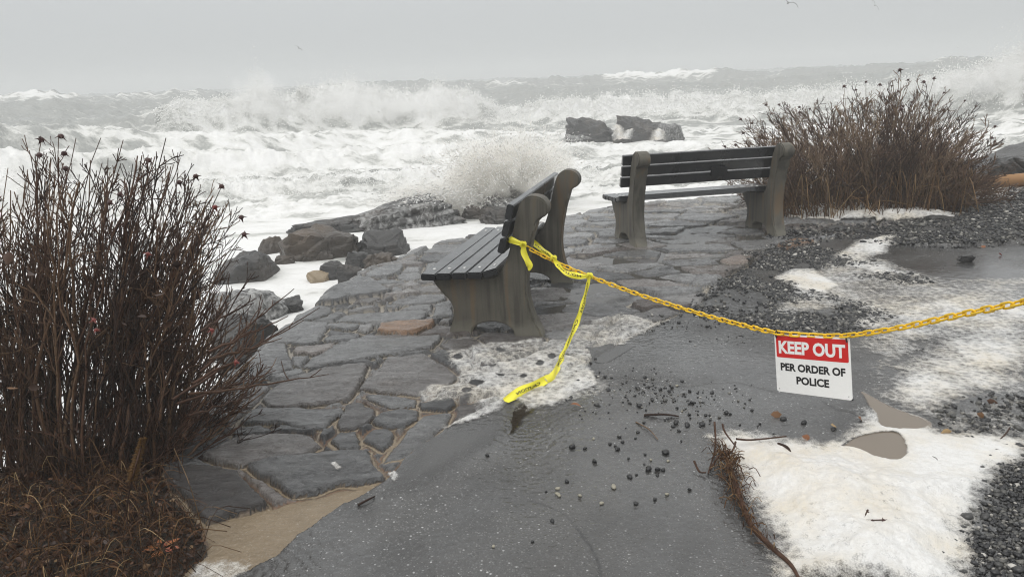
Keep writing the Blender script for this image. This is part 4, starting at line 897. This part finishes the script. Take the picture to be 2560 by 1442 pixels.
# ------------------------------------------------------------------ bushes
STEM_L = mat_stem('rose_stem', (.024, .013, .009), (.078, .038, .022), (.17, .105, .06))
STEM_R = mat_stem('far_rose_stem', (.05, .030, .021), (.14, .086, .057), (.25, .175, .11))
DRY = mat_tone('dry_grass', [(0, (.030, .015, .008)), (.55, (.085, .040, .017)), (.88, (.17, .095, .04)), (1, (.36, .26, .14))], .6, .2)
LEAF = mat_tone('dead_leaf', [(0, (.018, .009, .006)), (.55, (.065, .028, .013)), (.9, (.13, .058, .024)), (1, (.24, .16, .085))], .45, .4)
HIP = mat_plain('dark_hip', (.05, .016, .012), .45, .5, 60); REDHIP = mat_plain('red_hip', (.17, .026, .018), .35, .4, 60)
def rot_about(v, ax, an):
    ax = ax / (np.linalg.norm(ax) + 1e-9); return v * math.cos(an) + np.cross(ax, v) * math.sin(an) + ax * (ax @ v) * (1 - math.cos(an))
RMIN = .0017
def rvec(): v = RNG.normal(size=3); return v / np.linalg.norm(v)
def branch(TB, P0, d, Lg, r, lev, tone, wind, k=5, wig=.22):
    n = max(4, int(Lg / .05)); n = min(n, 9); P = [P0]; v = d / np.linalg.norm(d)
    for i in range(n):
        v = v + rvec() * wig + wind * (.05) + np.array([0, 0, .06]); v /= np.linalg.norm(v); P.append(P[-1] + v * Lg / n)
    P = np.array(P); TB.add(P, np.linspace(r, max(r * .5, RMIN), len(P)), k, tone)
    if lev > 0:
        for _ in range(random.choice([1, 2, 2, 3])):
            i = random.randint(1, n - 1); dd = rot_about(P[i + 1] - P[i], rvec(), random.uniform(.4, 1.0)); branch(TB, P[i], dd, Lg * random.uniform(.35, .7), r * .75, lev - 1, tone, wind, k, wig)
    return P[-1]
def stem(TM, TW, B, T, r0, wind, nb, lev, bl, tone, lean=.75):
    h = T[2] - B[2]; c = np.array([B[0] + (T[0] - B[0]) * (1 - lean), B[1] + (T[1] - B[1]) * (1 - lean), B[2] + h * .55])
    t = np.linspace(0, 1, 13)[:, None]; P = (1 - t) ** 2 * B + 2 * t * (1 - t) * c + t ** 2 * T
    s = random.uniform(0, 99); wob = np.stack([.045 * vn(t[:, 0] * 3 + s, t[:, 0] * 0, None, 1) + .02 * vn(t[:, 0] * 9 + s, t[:, 0] * 0, None, 3), .045 * vn(t[:, 0] * 3 + s, t[:, 0] * 0, None, 2), t[:, 0] * 0], 1) * h * np.sin(t * math.pi); P = P + wob + .006 * RNG.normal(size=P.shape) * np.minimum(t * 3, 1) * (1 - t)
    TM.add(P, np.linspace(r0, max(.25 * r0, .0016), len(P)), 6, tone)
    for _ in range(nb):
        i = random.randint(4, 11); d = rot_about(P[i + 1] - P[i], rvec(), random.uniform(.35, 1.0)); d[2] = abs(d[2]) * 1.1
        branch(TW, P[i], d / np.linalg.norm(d), bl * random.uniform(.5, 1.3) * (1.25 - i / 13), max(r0 * (1 - .06 * i) * .6, RMIN * 1.3), lev, np.clip(tone + random.uniform(-.2, .1), 0, 1), wind)
    return P[-1]
def hip_mesh(seed):
    b = bmesh.new(); bmesh.ops.create_uvsphere(b, u_segments=10, v_segments=7, radius=.0075)
    for v in b.verts: v.co.z *= .85
    rg = random.Random(seed)
    for k in range(5):
        a = k * 1.257 + rg.uniform(-.3, .3); d = Vector((math.cos(a), math.sin(a), rg.uniform(-1.0, .6))).normalized(); s = Vector((-math.sin(a), math.cos(a), 0))
        vs = [b.verts.new(d * .006 + s * .0032), b.verts.new(d * .006 - s * .0032), b.verts.new(d * .017 + Vector((0, 0, -.004))), b.verts.new(d * .006 + Vector((0, 0, .003)))]
        b.faces.new((vs[0], vs[1], vs[2])); b.faces.new((vs[0], vs[3], vs[2])); b.faces.new((vs[1], vs[3], vs[2]))
    me = bpy.data.meshes.new('rose_hip'); b.to_mesh(me); b.free(); return me
HM = [hip_mesh(k) for k in range(4)]
for k, me in enumerate(HM): me.materials.append(HIP)
RM = [m.copy() for m in HM]
for me in RM: me.materials.clear(); me.materials.append(REDHIP)
def hip(parent, p, red=False, s=.9):
    o = bpy.data.objects.new('rose_hip', random.choice(RM if red else HM)); COL.objects.link(o); o.parent = parent; o.location = Vector(p) - parent.location; o.scale = (s, s, s); o.rotation_euler = (random.uniform(-.8, .8), random.uniform(-.8, .8), random.uniform(0, 6))
    return o
def leaves(pts, smin, smax, mat, name, parent=None, off=(0, 0, 0), droop=.6):
    V = []; F = []; T = []; n = 0
    for p in pts:
        s = random.uniform(smin, smax); d = rvec(); d[2] *= droop; d /= np.linalg.norm(d); w = np.cross(d, rvec()); w /= np.linalg.norm(w); u = np.cross(d, w); cu = random.uniform(-.35, .35); wd = random.uniform(.22, .36)
        for a, b in ((-.5, 0), (-.2, 1), (.15, .9), (.5, 0)):
            c = d * a + u * cu * (a * a - .1)
            for q in (-1, 0, 1): V.append(p + s * (c + w * b * wd * q + u * abs(q) * b * .1) - np.array(off))
        for i in range(3):
            for j in range(2): F.append((n + i * 3 + j, n + i * 3 + j + 1, n + i * 3 + j + 4, n + i * 3 + j + 3))
        n += 12; T += [random.random()] * 12
    return np_mesh(name, np.array(V), np.array(F), mat, parent, {'tone': np.array(T)})
def bush_root(name, p, label): o = empty(name, tuple(p)); return tag(o, label, 'bush', 'leafless rose bushes')
# --- left bush
LB = bush_root('rose_bush', on(250, 1150), 'large leafless brown rose bush filling the left of the photo')
TM, TW, TG = Tubes(), Tubes(), Tubes()
ENV = [(-420,470),(-100,440),(0,445),(60,405),(110,360),(190,352),(250,358),(310,362),(420,365),(480,440),(560,475),(600,545),(625,590),(660,650),(720,720)]
env = lambda x: float(np.interp(x, [p[0] for p in ENV], [p[1] for p in ENV]))
nowind = np.zeros(3)
def lbase(px):
    py = 1215 - .00055 * (px - 60) * abs(px - 60) * .0 - random.uniform(0, 170) - max(0, px - 250) * .28
    return on(px, py, -.04)
HERO = [(147,335),(105,343),(190,345),(252,345),(308,350),(415,345),(365,395),(447,450),(492,435),(557,460),(540,512),(598,537),(614,580),(88,385),(20,420),(468,500),(270,395),(332,410),(475,472)]
NS = 260
for i in range(NS + len(HERO)):
    if i < len(HERO):
        tx, ty = HERO[i]; bx = tx * .62 + random.uniform(-30, 60)
    else:
        u = random.uniform(-.25, 1); bx = -60 + 500 * u + random.uniform(-50, 50); tx = -110 + 720 * u + random.gauss(0, 55); tx = min(tx, 660); ty = env(tx) + 25 + 330 * random.random() ** 1.3
    bx = min(bx, 440); B = lbase(bx); rb = math.hypot(B[0], B[1]); T = rp(tx, ty, rb + random.uniform(-.25, .35) + .15)
    big = random.random()
    stem(TM, TW, B, T, .004 + .008 * big ** 3 if i >= len(HERO) else .006, nowind, random.randint(6, 10), random.choice([1, 1, 2]), .30, random.random() ** 1.4 * .95 if big < .75 else random.uniform(.45, 1))
for i in range(340):                            # low tangle at the foot
    bx = random.uniform(-150, 480); B = lbase(bx); B2 = B + np.array([random.uniform(-.35, .45), random.uniform(-.2, .2), random.uniform(.1, .42)])
    stem(TM, TW, B, B2, random.uniform(.002, .0055), nowind, 3, 1, .18, random.random() * .6, .3)
for a, b, dr in (((470,985),(822,935),.55), ((430,1000),(800,768),.75), ((500,930),(735,722),.5), ((520,880),(720,790),.35), ((470,1040),(640,985),.3), ((480,960),(760,800),.6), ((500,830),(640,745),.35), ((440,1010),(690,925),.45), ((520,900),(705,845),.4)):
    B = rp(a[0], a[1], 2.75); T = rp(b[0], b[1], 2.75 + dr)
    stem(TM, TW, B, T, .0055, nowind, 4, 0, .14, random.uniform(.2, .6), .5)
for i in range(200):                            # thin dry strands arching low
    p = on(random.uniform(-60, 470), random.uniform(1000, 1230), 0); h = random.uniform(.08, .34); a = random.uniform(0, 6.28); l = random.uniform(.05, .2)
    TG.add(crom([p, p + (math.cos(a) * l * .3, math.sin(a) * l * .3, h), p + (math.cos(a) * l, math.sin(a) * l, h * random.uniform(.4, 1.1))], 7), [.0014] * 7, 4, random.random() ** 2 * .8)
off = np.array(LB.location)
for tb, nm, mt in ((TM, 'stems', STEM_L), (TW, 'twigs', STEM_L), (TG, 'dry_strands', DRY)):
    tb.V = [v - off for v in tb.V]; tb.build(nm, mt, LB)
for x, y in HERO[:1] + HERO[1:2] + HERO[6:13] + [(95,382),(160,378),(158,416),(278,500),(300,480)]: hip(LB, rp(x + random.uniform(-4, 6), y + 6, 2.75), random.random() < .12, 1.2)
for x, y in ((235,800),(240,825),(370,635),(530,825),(590,905)): hip(LB, rp(x, y, 2.55), True, .95)
leaves([rp(random.uniform(20, 560), random.uniform(540, 1050), random.uniform(2.4, 2.9)) for _ in range(14)], .02, .045, LEAF, 'dead_leaves', LB, off)
# --- right bush
RMIN = .0025
RB = bush_root('rose_bush', on(2190, 520), 'low windswept rose bush behind the rear bench at the right')
TM, TW, TG = Tubes(), Tubes(), Tubes()
ENV2 = [(1800,370),(1850,318),(1880,285),(1920,275),(1960,256),(2000,258),(2060,250),(2110,240),(2165,230),(2210,225),(2260,212),(2330,225),(2380,262),(2420,278),(2460,310),(2500,352),(2520,400)]
env2 = lambda x: float(np.interp(x, [p[0] for p in ENV2], [p[1] for p in ENV2]))
H2 = [(2250,175),(2165,205),(2335,196),(2110,216),(1948,262),(2412,252),(2440,266),(2488,316),(1852,298),(1880,308),(2200,212),(2230,215),(2310,205),(2360,232),(1915,262),(2480,345),(2140,225),(2270,200)]
wnd = np.array([.5, 0, 0])
tips = []
for i in range(430 + len(H2)):
    if i < len(H2): tx, ty = H2[i]; u = (tx - 1830) / 680
    else:
        u = random.random(); tx = 1815 + 700 * u + random.gauss(0, 25); ty = env2(tx) + 4 + 240 * random.random() ** 1.3
    bx = 1965 + 400 * u + random.uniform(-45, 45); by = random.uniform(485, 545); B = on(bx, by, -.03); rb = math.hypot(B[0], B[1]); T = rp(tx, ty, rb + random.uniform(-.3, .3))
    if T[2] < B[2] + .12: T[2] = B[2] + .15
    e_ = stem(TM, TW, B, T, .004 + .004 * random.random(), wnd * (u - .3), random.randint(5, 8), random.choice([1, 2, 2]), .34, random.random() ** 1.1, .8)
    if i < len(H2) or random.random() < .1: tips.append(e_)
for i in range(640):
    bx = random.uniform(1950, 2420); p = on(bx, random.uniform(495, 550), 0); h = random.uniform(.1, .55); a = random.uniform(0, 6.28); l = random.uniform(.08, .45)
    TG.add(crom([p, p + (math.cos(a) * l * .3, math.sin(a) * l * .3, h), p + (math.cos(a) * l, math.sin(a) * l, h * random.uniform(.1, 1.0))], 7), [.0036] * 7, 4, random.random() ** 1.6 * .75)
off = np.array(RB.location)
for tb, nm, mt in ((TM, 'stems', STEM_R), (TW, 'twigs', STEM_R), (TG, 'dry_grass', mat_tone('pale_dry_grass', [(0, (.05, .028, .014)), (.5, (.16, .09, .04)), (1, (.40, .29, .15))], .6, .2))):
    tb.V = [v - off for v in tb.V]; tb.build(nm, mt, RB)
for p in tips[:70]: hip(RB, p, False, random.uniform(1.5, 2.3))
# ------------------------------------------------------------------ litter and dead plants, bottom left
LP = gps([(-300,1120),(100,1150),(300,1150),(395,1180),(432,1255),(500,1320),(515,1385),(450,1442),(380,1500),(-300,1500)])
def inpoly(P, n):
    lo, hi = P.min(0), P.max(0); out = []
    while len(out) < n:
        c = RNG.uniform(lo, hi, (n, 2)); out += [tuple(q) for q in c[poly_sd(P, c[:, 0], c[:, 1]) > 0]]
    return out[:n]
tag(leaves([np.array([x, y, ground_z(x, y) + random.uniform(0, .05)]) for x, y in inpoly(LP, 4200)], .010, .032, LEAF, 'leaf_litter', None, (0, 0, 0), .35), 'brown leaf litter covering the soil at bottom left', 'litter', kind='stuff')
TG = Tubes()
for x, y in inpoly(LP, 1500):
    z = ground_z(x, y); a = random.uniform(0, 6.28); l = random.uniform(.04, .22); h = random.uniform(.02, .13)
    TG.add(crom([(x, y, z), (x + math.cos(a) * l * .4, y + math.sin(a) * l * .4, z + h), (x + math.cos(a) * l, y + math.sin(a) * l, z + h * random.uniform(0, .8))], 7), [random.uniform(.0008, .0018)] * 7, 4, random.random() ** 1.8)
tag(TG.build('dry_stalks', DRY), 'tangle of dry stalks over the leaf litter', 'dry grass', kind='stuff')
sp0 = on(312, 1290, 0); SPK = empty('dead_flower_spike', tuple(sp0)); tag(SPK, 'brown dead flower spike standing before the left bush', 'dead plant')
a_, b_, c_ = rp(330, 1200, 2.22) - sp0, rp(345, 1150, 2.22) - sp0, rp(357, 1098, 2.22) - sp0
tb = Tubes(); tb.add(crom([(0, 0, 0), a_ * .55 + np.array([.0, 0, .01]), a_, c_], 14), [.0028] * 14, 6, .35); tb.build('stem', STEM_L, SPK)
V = []; F = []; T = []
for k in range(17):
    t = k / 16; c = a_ * (1 - t) + c_ * t; R0 = .021 * (1 - .35 * t)
    for j in range(13):
        an = j * .4833 + k * .7; d = np.array([math.cos(an), math.sin(an), .35]); s = np.array([-math.sin(an), math.cos(an), 0]); n0 = len(V)
        V += [c + d * .002 + s * .002, c + d * .002 - s * .002, c + d * R0 * random.uniform(.7, 1.15) - np.array([0, 0, .004]), c + d * .006 + np.array([0, 0, .005])]; F += [(n0, n0 + 1, n0 + 2), (n0, n0 + 2, n0 + 3), (n0 + 1, n0 + 3, n0 + 2)]; T += [random.uniform(.3, .8)] * 4
np_mesh('seed_head', np.array(V), np.array(F), mat_tone('seed_head', [(0, (.05, .024, .008)), (1, (.16, .085, .026))]), SPK, {'tone': np.array(T)})
sd0 = on(404, 1372, .02); SEED = empty('seedling', tuple(sd0)); tag(SEED, 'small plant with orange and pink leaves on the bottom left soil', 'plant')
ORL = mat_tone('orange_leaf', [(0, (.32, .10, .07)), (.5, (.34, .13, .05)), (1, (.3, .2, .07))], .45)
for k in range(9):
    an = k * .72; l = random.uniform(.035, .05); d = np.array([math.cos(an), math.sin(an), random.uniform(.15, .5)]); s = np.array([-math.sin(an), math.cos(an), 0]); V = []; F = []
    for i, (t, w) in enumerate(((0, .05), (.35, .8), (.7, .9), (1, .05))):
        for q in (-1, 0, 1): V.append(d * l * (.3 + t) + s * w * l * .24 * q + np.array([0, 0, -.012 * t * t + abs(q) * .003]))
    for i in range(3):
        for j in range(2): F.append((i * 3 + j, i * 3 + j + 1, i * 3 + j + 4, i * 3 + j + 3))
    np_mesh('leaf', np.array(V), np.array(F), ORL, SEED, {'tone': np.full(len(V), random.random() * .55)})
tb = Tubes(); p = on(505, 1330, 0); q = on(475, 1185, 0); tb.add(crom([on(510, 1330, 0), rp(480, 1230, 2.42), rp(462, 1180, 2.5), rp(435, 1120, 2.55)], 12), np.linspace(.0014, .0008, 12), 4, .9)
tag(tb.build('grass_stalk', DRY), 'single pale dry grass stalk leaning over the black slab', 'grass stalk')
# ------------------------------------------------------------------ storm debris
DEB = empty('uprooted_plant', tuple(on(1830, 1200))); tag(DEB, 'uprooted plant with a long rope like stem beside the foam heap', 'seaweed')
off = np.array(DEB.location)
pth = crom([on(1812, 1150, .03), on(1830, 1200, .035), on(1852, 1262, .025), on(1878, 1320, .02), on(1925, 1372, .018), on(1975, 1418, .018), on(2000, 1460, .018)], 40) - off
tb = Tubes(); tb.add(pth, np.interp(np.arange(40), [0, 8, 22, 39], [.008, .012, .010, .005]), 8, .45); tb.build('stem', STEM_L, DEB)
tb = Tubes()
for i in range(260):
    k = int(abs(random.gauss(0, 9))) if random.random() < .8 else random.randint(0, 28); k = min(k, 30); p = pth[k] + RNG.normal(size=3) * np.array([.022, .02, .012]) * (1 if k < 14 else .5); a = random.uniform(0, 6.28); l = random.uniform(.03, .13 if k < 14 else .07)
    d = pth[min(k + 3, 39)] - pth[k]; d = d / (np.linalg.norm(d) + 1e-6) * random.uniform(-1, 1); m = np.array([math.cos(a), math.sin(a), .5]) * .5 + d
    e1 = p + m * l * .5 + np.array([0, 0, random.uniform(0, .03)]); e2 = p + m * l + np.array([0, 0, random.uniform(-.02, .01)])
    for v in (p, e1, e2): v[2] = max(v[2], .002)
    tb.add(crom([p, e1, e2], 6), [random.uniform(.0008, .0019)] * 6, 4, random.uniform(.1, .95))
tb.build('roots', DRY, DEB)
tb = Tubes()
for a, b, c in (((1785,1095,.08),(1788,1130,.03),(1770,1185,.01)), ((1775,1175,.01),(1800,1160,.05),(1830,1150,.04)), ((1735,1165,.03),(1748,1180,.01),(1765,1185,.015)), ((1805,1095,.07),(1812,1110,.06),(1840,1130,.03)), ((1840,1120,.05),(1880,1112,.03),(1965,1105,.03)), ((1838,1128,.05),(1830,1150,.05),(1800,1165,.03))):
    tb.add(crom([on(*a), on(*b), on(*c)], 9) - off, np.linspace(.005, .003, 9), 5, .4)
tb.build('twigs', STEM_L, DEB)
def stick(a, b, r, label, tone=.3, name='twig', bend=.01):
    A, B = on(*a, r), on(*b, r); m = (A + B) / 2 + np.array([bend, 0, bend * .6]); t = Tubes(); t.add(crom([A, m, B], 9), np.linspace(r, r * .6, 9), 6, tone); return tag(t.build(name, STEM_L), label, 'twig')
stick((1610,1040), (1697,1044), .006, 'straight dark twig lying on the asphalt left of the sign', .05)
stick((895,1262), (937,1240), .005, 'short dark twig on the asphalt beside the slate edge', .05)
stick((1590,1055), (1645,1098), .003, 'thin pale straw on the asphalt amid the pebbles', 1.0)
stick((1945,1112), (1978,1135), .008, 'short thick dark stick in the foam near the seaweed', .1)
stick((2315,1138), (2348,1158), .004, 'thin bent black twig on the foam right of the puddles', .0)
stick((2490,1110), (2525,1070), .004, 'thin twig on the gravelly foam at the right edge', .3)
BT = empty('budded_twig', tuple(on(2190, 1332, .06))); tag(BT, 'small brown twig with buds stuck in the thick foam', 'twig'); off = np.array(BT.location)
tb = Tubes(); tb.add(crom([on(2150, 1328, .055), on(2172, 1334, .062), on(2208, 1335, .064)], 8) - off, [.0022] * 8, 5, .3); tb.add(crom([on(2155, 1330, .055), on(2166, 1312, .07)], 4) - off, [.003] * 4, 5, .3); tb.build('stem', STEM_L, BT)
for x, y in ((2166, 1316), (2178, 1337), (2205, 1337)): hip(BT, on(x, y, .064), False, .8)
lc = [((1440,1018), 'orange'), ((2085,1068), 'tan'), ((1940,1042), 'brown'), ((2152,1052), 'orange'), ((2015,1098), 'orange'), ((2365,1085), 'tan'), ((2450,1045), 'brown'), ((2480,1010), 'dark brown'), ((2458,618), 'orange'), ((2500,640), 'red')]
where = ['at the lower edge of the bench foam', 'below the left half of the sign', 'on the asphalt left of the sign foot', 'in the foam edge left of the upper puddle', 'in the foam by the seaweed twig', 'on the foam right of the lower puddle', 'among the gravel at the right edge', 'highest of the right edge gravel leaves', 'on the far gravel bank', 'at the far edge of the asphalt']
for ((x, y), cn), w in zip(lc, where):
    g_ = leaves([on(x, y, .012)], .04, .055, mat_tone('leaf_' + cn.split()[0], [(0, {'orange': (.22, .095, .045), 'tan': (.38, .26, .13), 'brown': (.14, .07, .03), 'dark brown': (.07, .035, .02), 'red': (.35, .08, .05)}[cn])] + [(1, {'orange': (.22, .095, .045), 'tan': (.38, .26, .13), 'brown': (.14, .07, .03), 'dark brown': (.07, .035, .02), 'red': (.35, .08, .05)}[cn])]), 'dead_leaf', None, (0, 0, 0), .15)
    tag(g_, 'curled %s dead leaf %s' % (cn, w), 'leaf', 'dead leaves on the path')
# ------------------------------------------------------------------ spray
WHT = mat_plain('spray_white', (.86, .86, .84), .6, .03, 3); TANW = mat_plain('spray_tan', (.87, .85, .81), .6, .08, 3)
OV = np.array([(1, 0, 0), (-1, 0, 0), (0, 1, 0), (0, -1, 0), (0, 0, 1), (0, 0, -1)], float); OF = np.array([(0, 2, 4), (2, 1, 4), (1, 3, 4), (3, 0, 4), (2, 0, 5), (1, 2, 5), (3, 1, 5), (0, 3, 5)])
def drops(name, P, R, mat, label, src=None, stretch=0):
    n = len(P); S3 = RNG.uniform(.6, 1.5, (n, 3)); V = (OV[None] * R[:, None, None] * S3[:, None])
    if src is not None:
        dv_ = P - src; dv_ /= np.linalg.norm(dv_, axis=1)[:, None]; V = V + dv_[:, None] * (np.einsum('nij,nj->ni', V, dv_) * RNG.uniform(0, stretch, n)[:, None])[:, :, None]
    V = V + P[:, None]
    F = (np.arange(n)[:, None, None] * 6 + OF[None]).reshape(-1, 3)
    return tag(np_mesh(name, V.reshape(-1, 3), F, mat, None, smooth=True), label, 'spray', kind='stuff')
wS = gp(1270, 540, -.55); rS = math.hypot(wS[0], wS[1]) + .5
def cloudpx(n, cx, cy, sx, sy, r, sr, ymax=9999):
    x = RNG.normal(cx, sx, n); y = RNG.normal(cy, sy, n); k = y < ymax; x, y = x[k], y[k]
    return np.array([rp(a, b, c) for a, b, c in zip(x, y, RNG.normal(r, sr, len(x)))])
P = np.vstack([cloudpx(4000, 1262, 424, 52, 28, rS, .3, 465), cloudpx(4500, 1268, 408, 74, 30, rS, .4, 475), cloudpx(7000, 1120, 498, 70, 16, rS, .5, 522), cloudpx(2500, 1340, 410, 50, 45, rS + .5, .5, 480), cloudpx(2500, 1180, 450, 55, 32, rS, .4)])
drops('wave_spray', P, RNG.uniform(.002, .007, len(P)) * np.where(RNG.random(len(P)) < .08, 1.8, 1), TANW, 'burst of tan spray thrown up over the dome rock', rp(1262, 500, rS), 5)
P = np.vstack([cloudpx(1500, 1262, 412, 74, 36, rS - .5, .3, 478), cloudpx(900, 1110, 492, 66, 16, rS - .6, .3, 522)])
drops('wave_spray', P, RNG.uniform(.004, .011, len(P)), WHT, 'bright white flecks of water flung out in front of the burst', rp(1262, 500, rS), 2)
n = 52000; pk = RNG.uniform(380, 2700, n); ca = crest(A_KEYS, 41); az = np.array([azim(p, 260) for p in pk])
ext = np.interp(pk, [380, 450, 560, 620, 655, 700, 850, 900, 1000, 1100, 1200, 1260, 1500, 2200, 2400, 2500, 2700], [.05, .2, .2, .6, 1.3, .35, .5, .7, .35, .6, .35, .25, .3, .35, .5, .8, .8])
ri = 41 + 1.2 * fbm(az * 6, az * 0 + 3, None, 3, 3) + RNG.normal(0, .7, n) - .4
gz = np.array([sea_z(r * math.sin(a), r * math.cos(a)) for r, a in zip(ri, az)])
zz = gz + RNG.exponential(.33, n) * ext - .05
drops('wave_spray', np.stack([ri * np.sin(az), ri * np.cos(az), zz], 1), RNG.uniform(.010, .032, n), WHT, 'white spray flying off the line of breakers')
n = 9000; x = RNG.uniform(-200, 1500, n); az = np.array([azim(p, 470) for p in x]); ri = RNG.normal(17.2, .6, n); gz = np.array([sea_z(r * math.sin(a), r * math.cos(a)) for r, a in zip(ri, az)])
drops('wave_spray', np.stack([ri * np.sin(az), ri * np.cos(az), gz + RNG.exponential(.07, n)], 1), RNG.uniform(.004, .016, n), WHT, 'low white spray along the nearest broken wave')
def mat_mist(name, col, dens, sc):
    g = N(name); o = g.n('ShaderNodeTexCoord').outputs['Object']
    ln = g.n('ShaderNodeVectorMath', {0: o}, operation='LENGTH').outputs['Value']
    fall = g.math('SUBTRACT', 1.0, ln, True)
    nz = g.math('ADD', g.math('MULTIPLY', g.math('SUBTRACT', g.noise(sc, 6, None, .66, .8), .5), 2.4), .5)
    d = g.math('MULTIPLY', g.math('SUBTRACT', g.math('ADD', g.math('MULTIPLY', fall, .75), nz), .62, True), dens)
    v = g.n('ShaderNodeVolumePrincipled', {'Color': (*col, 1), 'Density': d, 'Anisotropy': .2}); g.t.links.new(v.outputs[0], g.out.inputs['Volume']); return g.m
MW = mat_mist('mist_white', (.99, .99, .985), 2.2, 1.6); MTAN = mat_mist('mist_tan', (.995, .985, .96), 12.0, 3.0)
MCORE = mat_mist('mist_core', (.993, .98, .95), 34.0, 3.0)
def puff(px, py, r, sx, sy, sz, mat, seed, label):
    n_, F = ICO[4]; nz = fbm(n_[:, 0] * 2 + seed, n_[:, 1] * 2, n_[:, 2] * 2, 4, seed); o = np_mesh('spray_mist', n_ * (.92 + .2 * nz)[:, None], F, mat); o.location = rp(px, py, r); o.scale = (sx, sy, sz); return tag(o, label, 'spray', kind='stuff')
puff(1258, 432, rS, .95, .7, .52, MCORE, 1, 'dense tan heart of the wave burst over the dome rock')
puff(1275, 405, rS + .3, 1.3, .7, .58, MTAN, 2, 'thin upper veil of the wave burst')
puff(1090, 490, rS, 1.3, .6, .32, MTAN, 3, 'low spray drifting left of the wave burst')
for i, (px, py, sx, sz) in enumerate(((650, 245, 1.6, 1.5), (560, 285, 3, .9), (870, 255, 3.2, 1.2), (1090, 268, 3.4, 1.2), (740, 285, 3, .9), (980, 285, 3, .8), (1260, 305, 3.5, .8), (2460, 222, 3.2, 1.2), (2590, 200, 3.4, 1.5), (2330, 245, 3, 1.2))):
    puff(px, py, 40.3, sx, 1.6, sz, MW, 10 + i, 'white mist over the breakers, blob of the line nearest pixel') if False else puff(px, py, 40.3, sx, 1.6, sz, MW, 10 + i, ['tall white plume standing up from the breakers', 'mist at the left end of the breakers', 'mist over the middle breaker crest', 'mist over the curling breaker right of the middle', 'mist low between the plume and the middle crest', 'mist at the foot of the middle breaker', 'mist left of the offshore rocks', 'big spray cloud at the right edge above the bush', 'highest spray cloud cut by the right edge', 'mist behind the top of the right bush'][i])
# ------------------------------------------------------------------ gulls
GUL = mat_plain('gull_grey', (.22, .22, .22), .6, .3, 2)
for px, py, r, s, bank, lab in ((1970, 8, 48, 1.0, .5, 'grey gull banking in the sky above the right bush'), (2187, 14, 75, .8, 1.0, 'tiny distant gull at the top right of the sky'), (748, 122, 85, .8, .6, 'tiny distant gull in the left of the sky')):
    b = bmesh.new(); bmesh.ops.create_uvsphere(b, u_segments=10, v_segments=8, radius=.06)
    for v in b.verts: v.co.x *= 3.2
    for sd in (-1, 1):
        rows = []
        for t, zz_, ch, sw in ((0, .02, .16, 0), (.3, .14, .15, .04), (.55, .13, .12, -.02), (.75, .03, .03, -.16)):
            rows.append([b.verts.new((sw + ch / 2, sd * t * .85, zz_)), b.verts.new((sw, sd * t * .85, zz_ + .02)), b.verts.new((sw - ch / 2, sd * t * .85, zz_ - .005)), b.verts.new((sw, sd * t * .85, zz_ - .012))])
        for i in range(3):
            for j in range(4): b.faces.new((rows[i][j], rows[i][(j + 1) % 4], rows[i + 1][(j + 1) % 4], rows[i + 1][j]))
    o = bm_mesh('gull', b, GUL, None, True); o.location = rp(px, py, r); o.rotation_euler = (bank, -.2, R_(60)); o.scale = (s, s, s); tag(o, lab, 'gull', 'gulls in flight')
# ------------------------------------------------------------------ haze
b = bmesh.new(); bmesh.ops.create_cube(b, size=1)
for v in b.verts: v.co = (v.co.x * 1100, v.co.y * 640 + 230, (v.co.z + .5) * 12.5 - 4.2)
hz = bpy.data.materials.new('haze'); hz.use_nodes = True; hz.node_tree.nodes.clear(); vo = hz.node_tree.nodes.new('ShaderNodeVolumePrincipled'); ou = hz.node_tree.nodes.new('ShaderNodeOutputMaterial')
vo.inputs['Color'].default_value = (.86, .875, .88, 1); vo.inputs['Density'].default_value = .0062; vo.inputs['Anisotropy'].default_value = .0
hz.node_tree.links.new(vo.outputs[0], ou.inputs['Volume'])
tag(bm_mesh('haze', b, hz), 'grey sea haze', 'haze', kind='stuff')
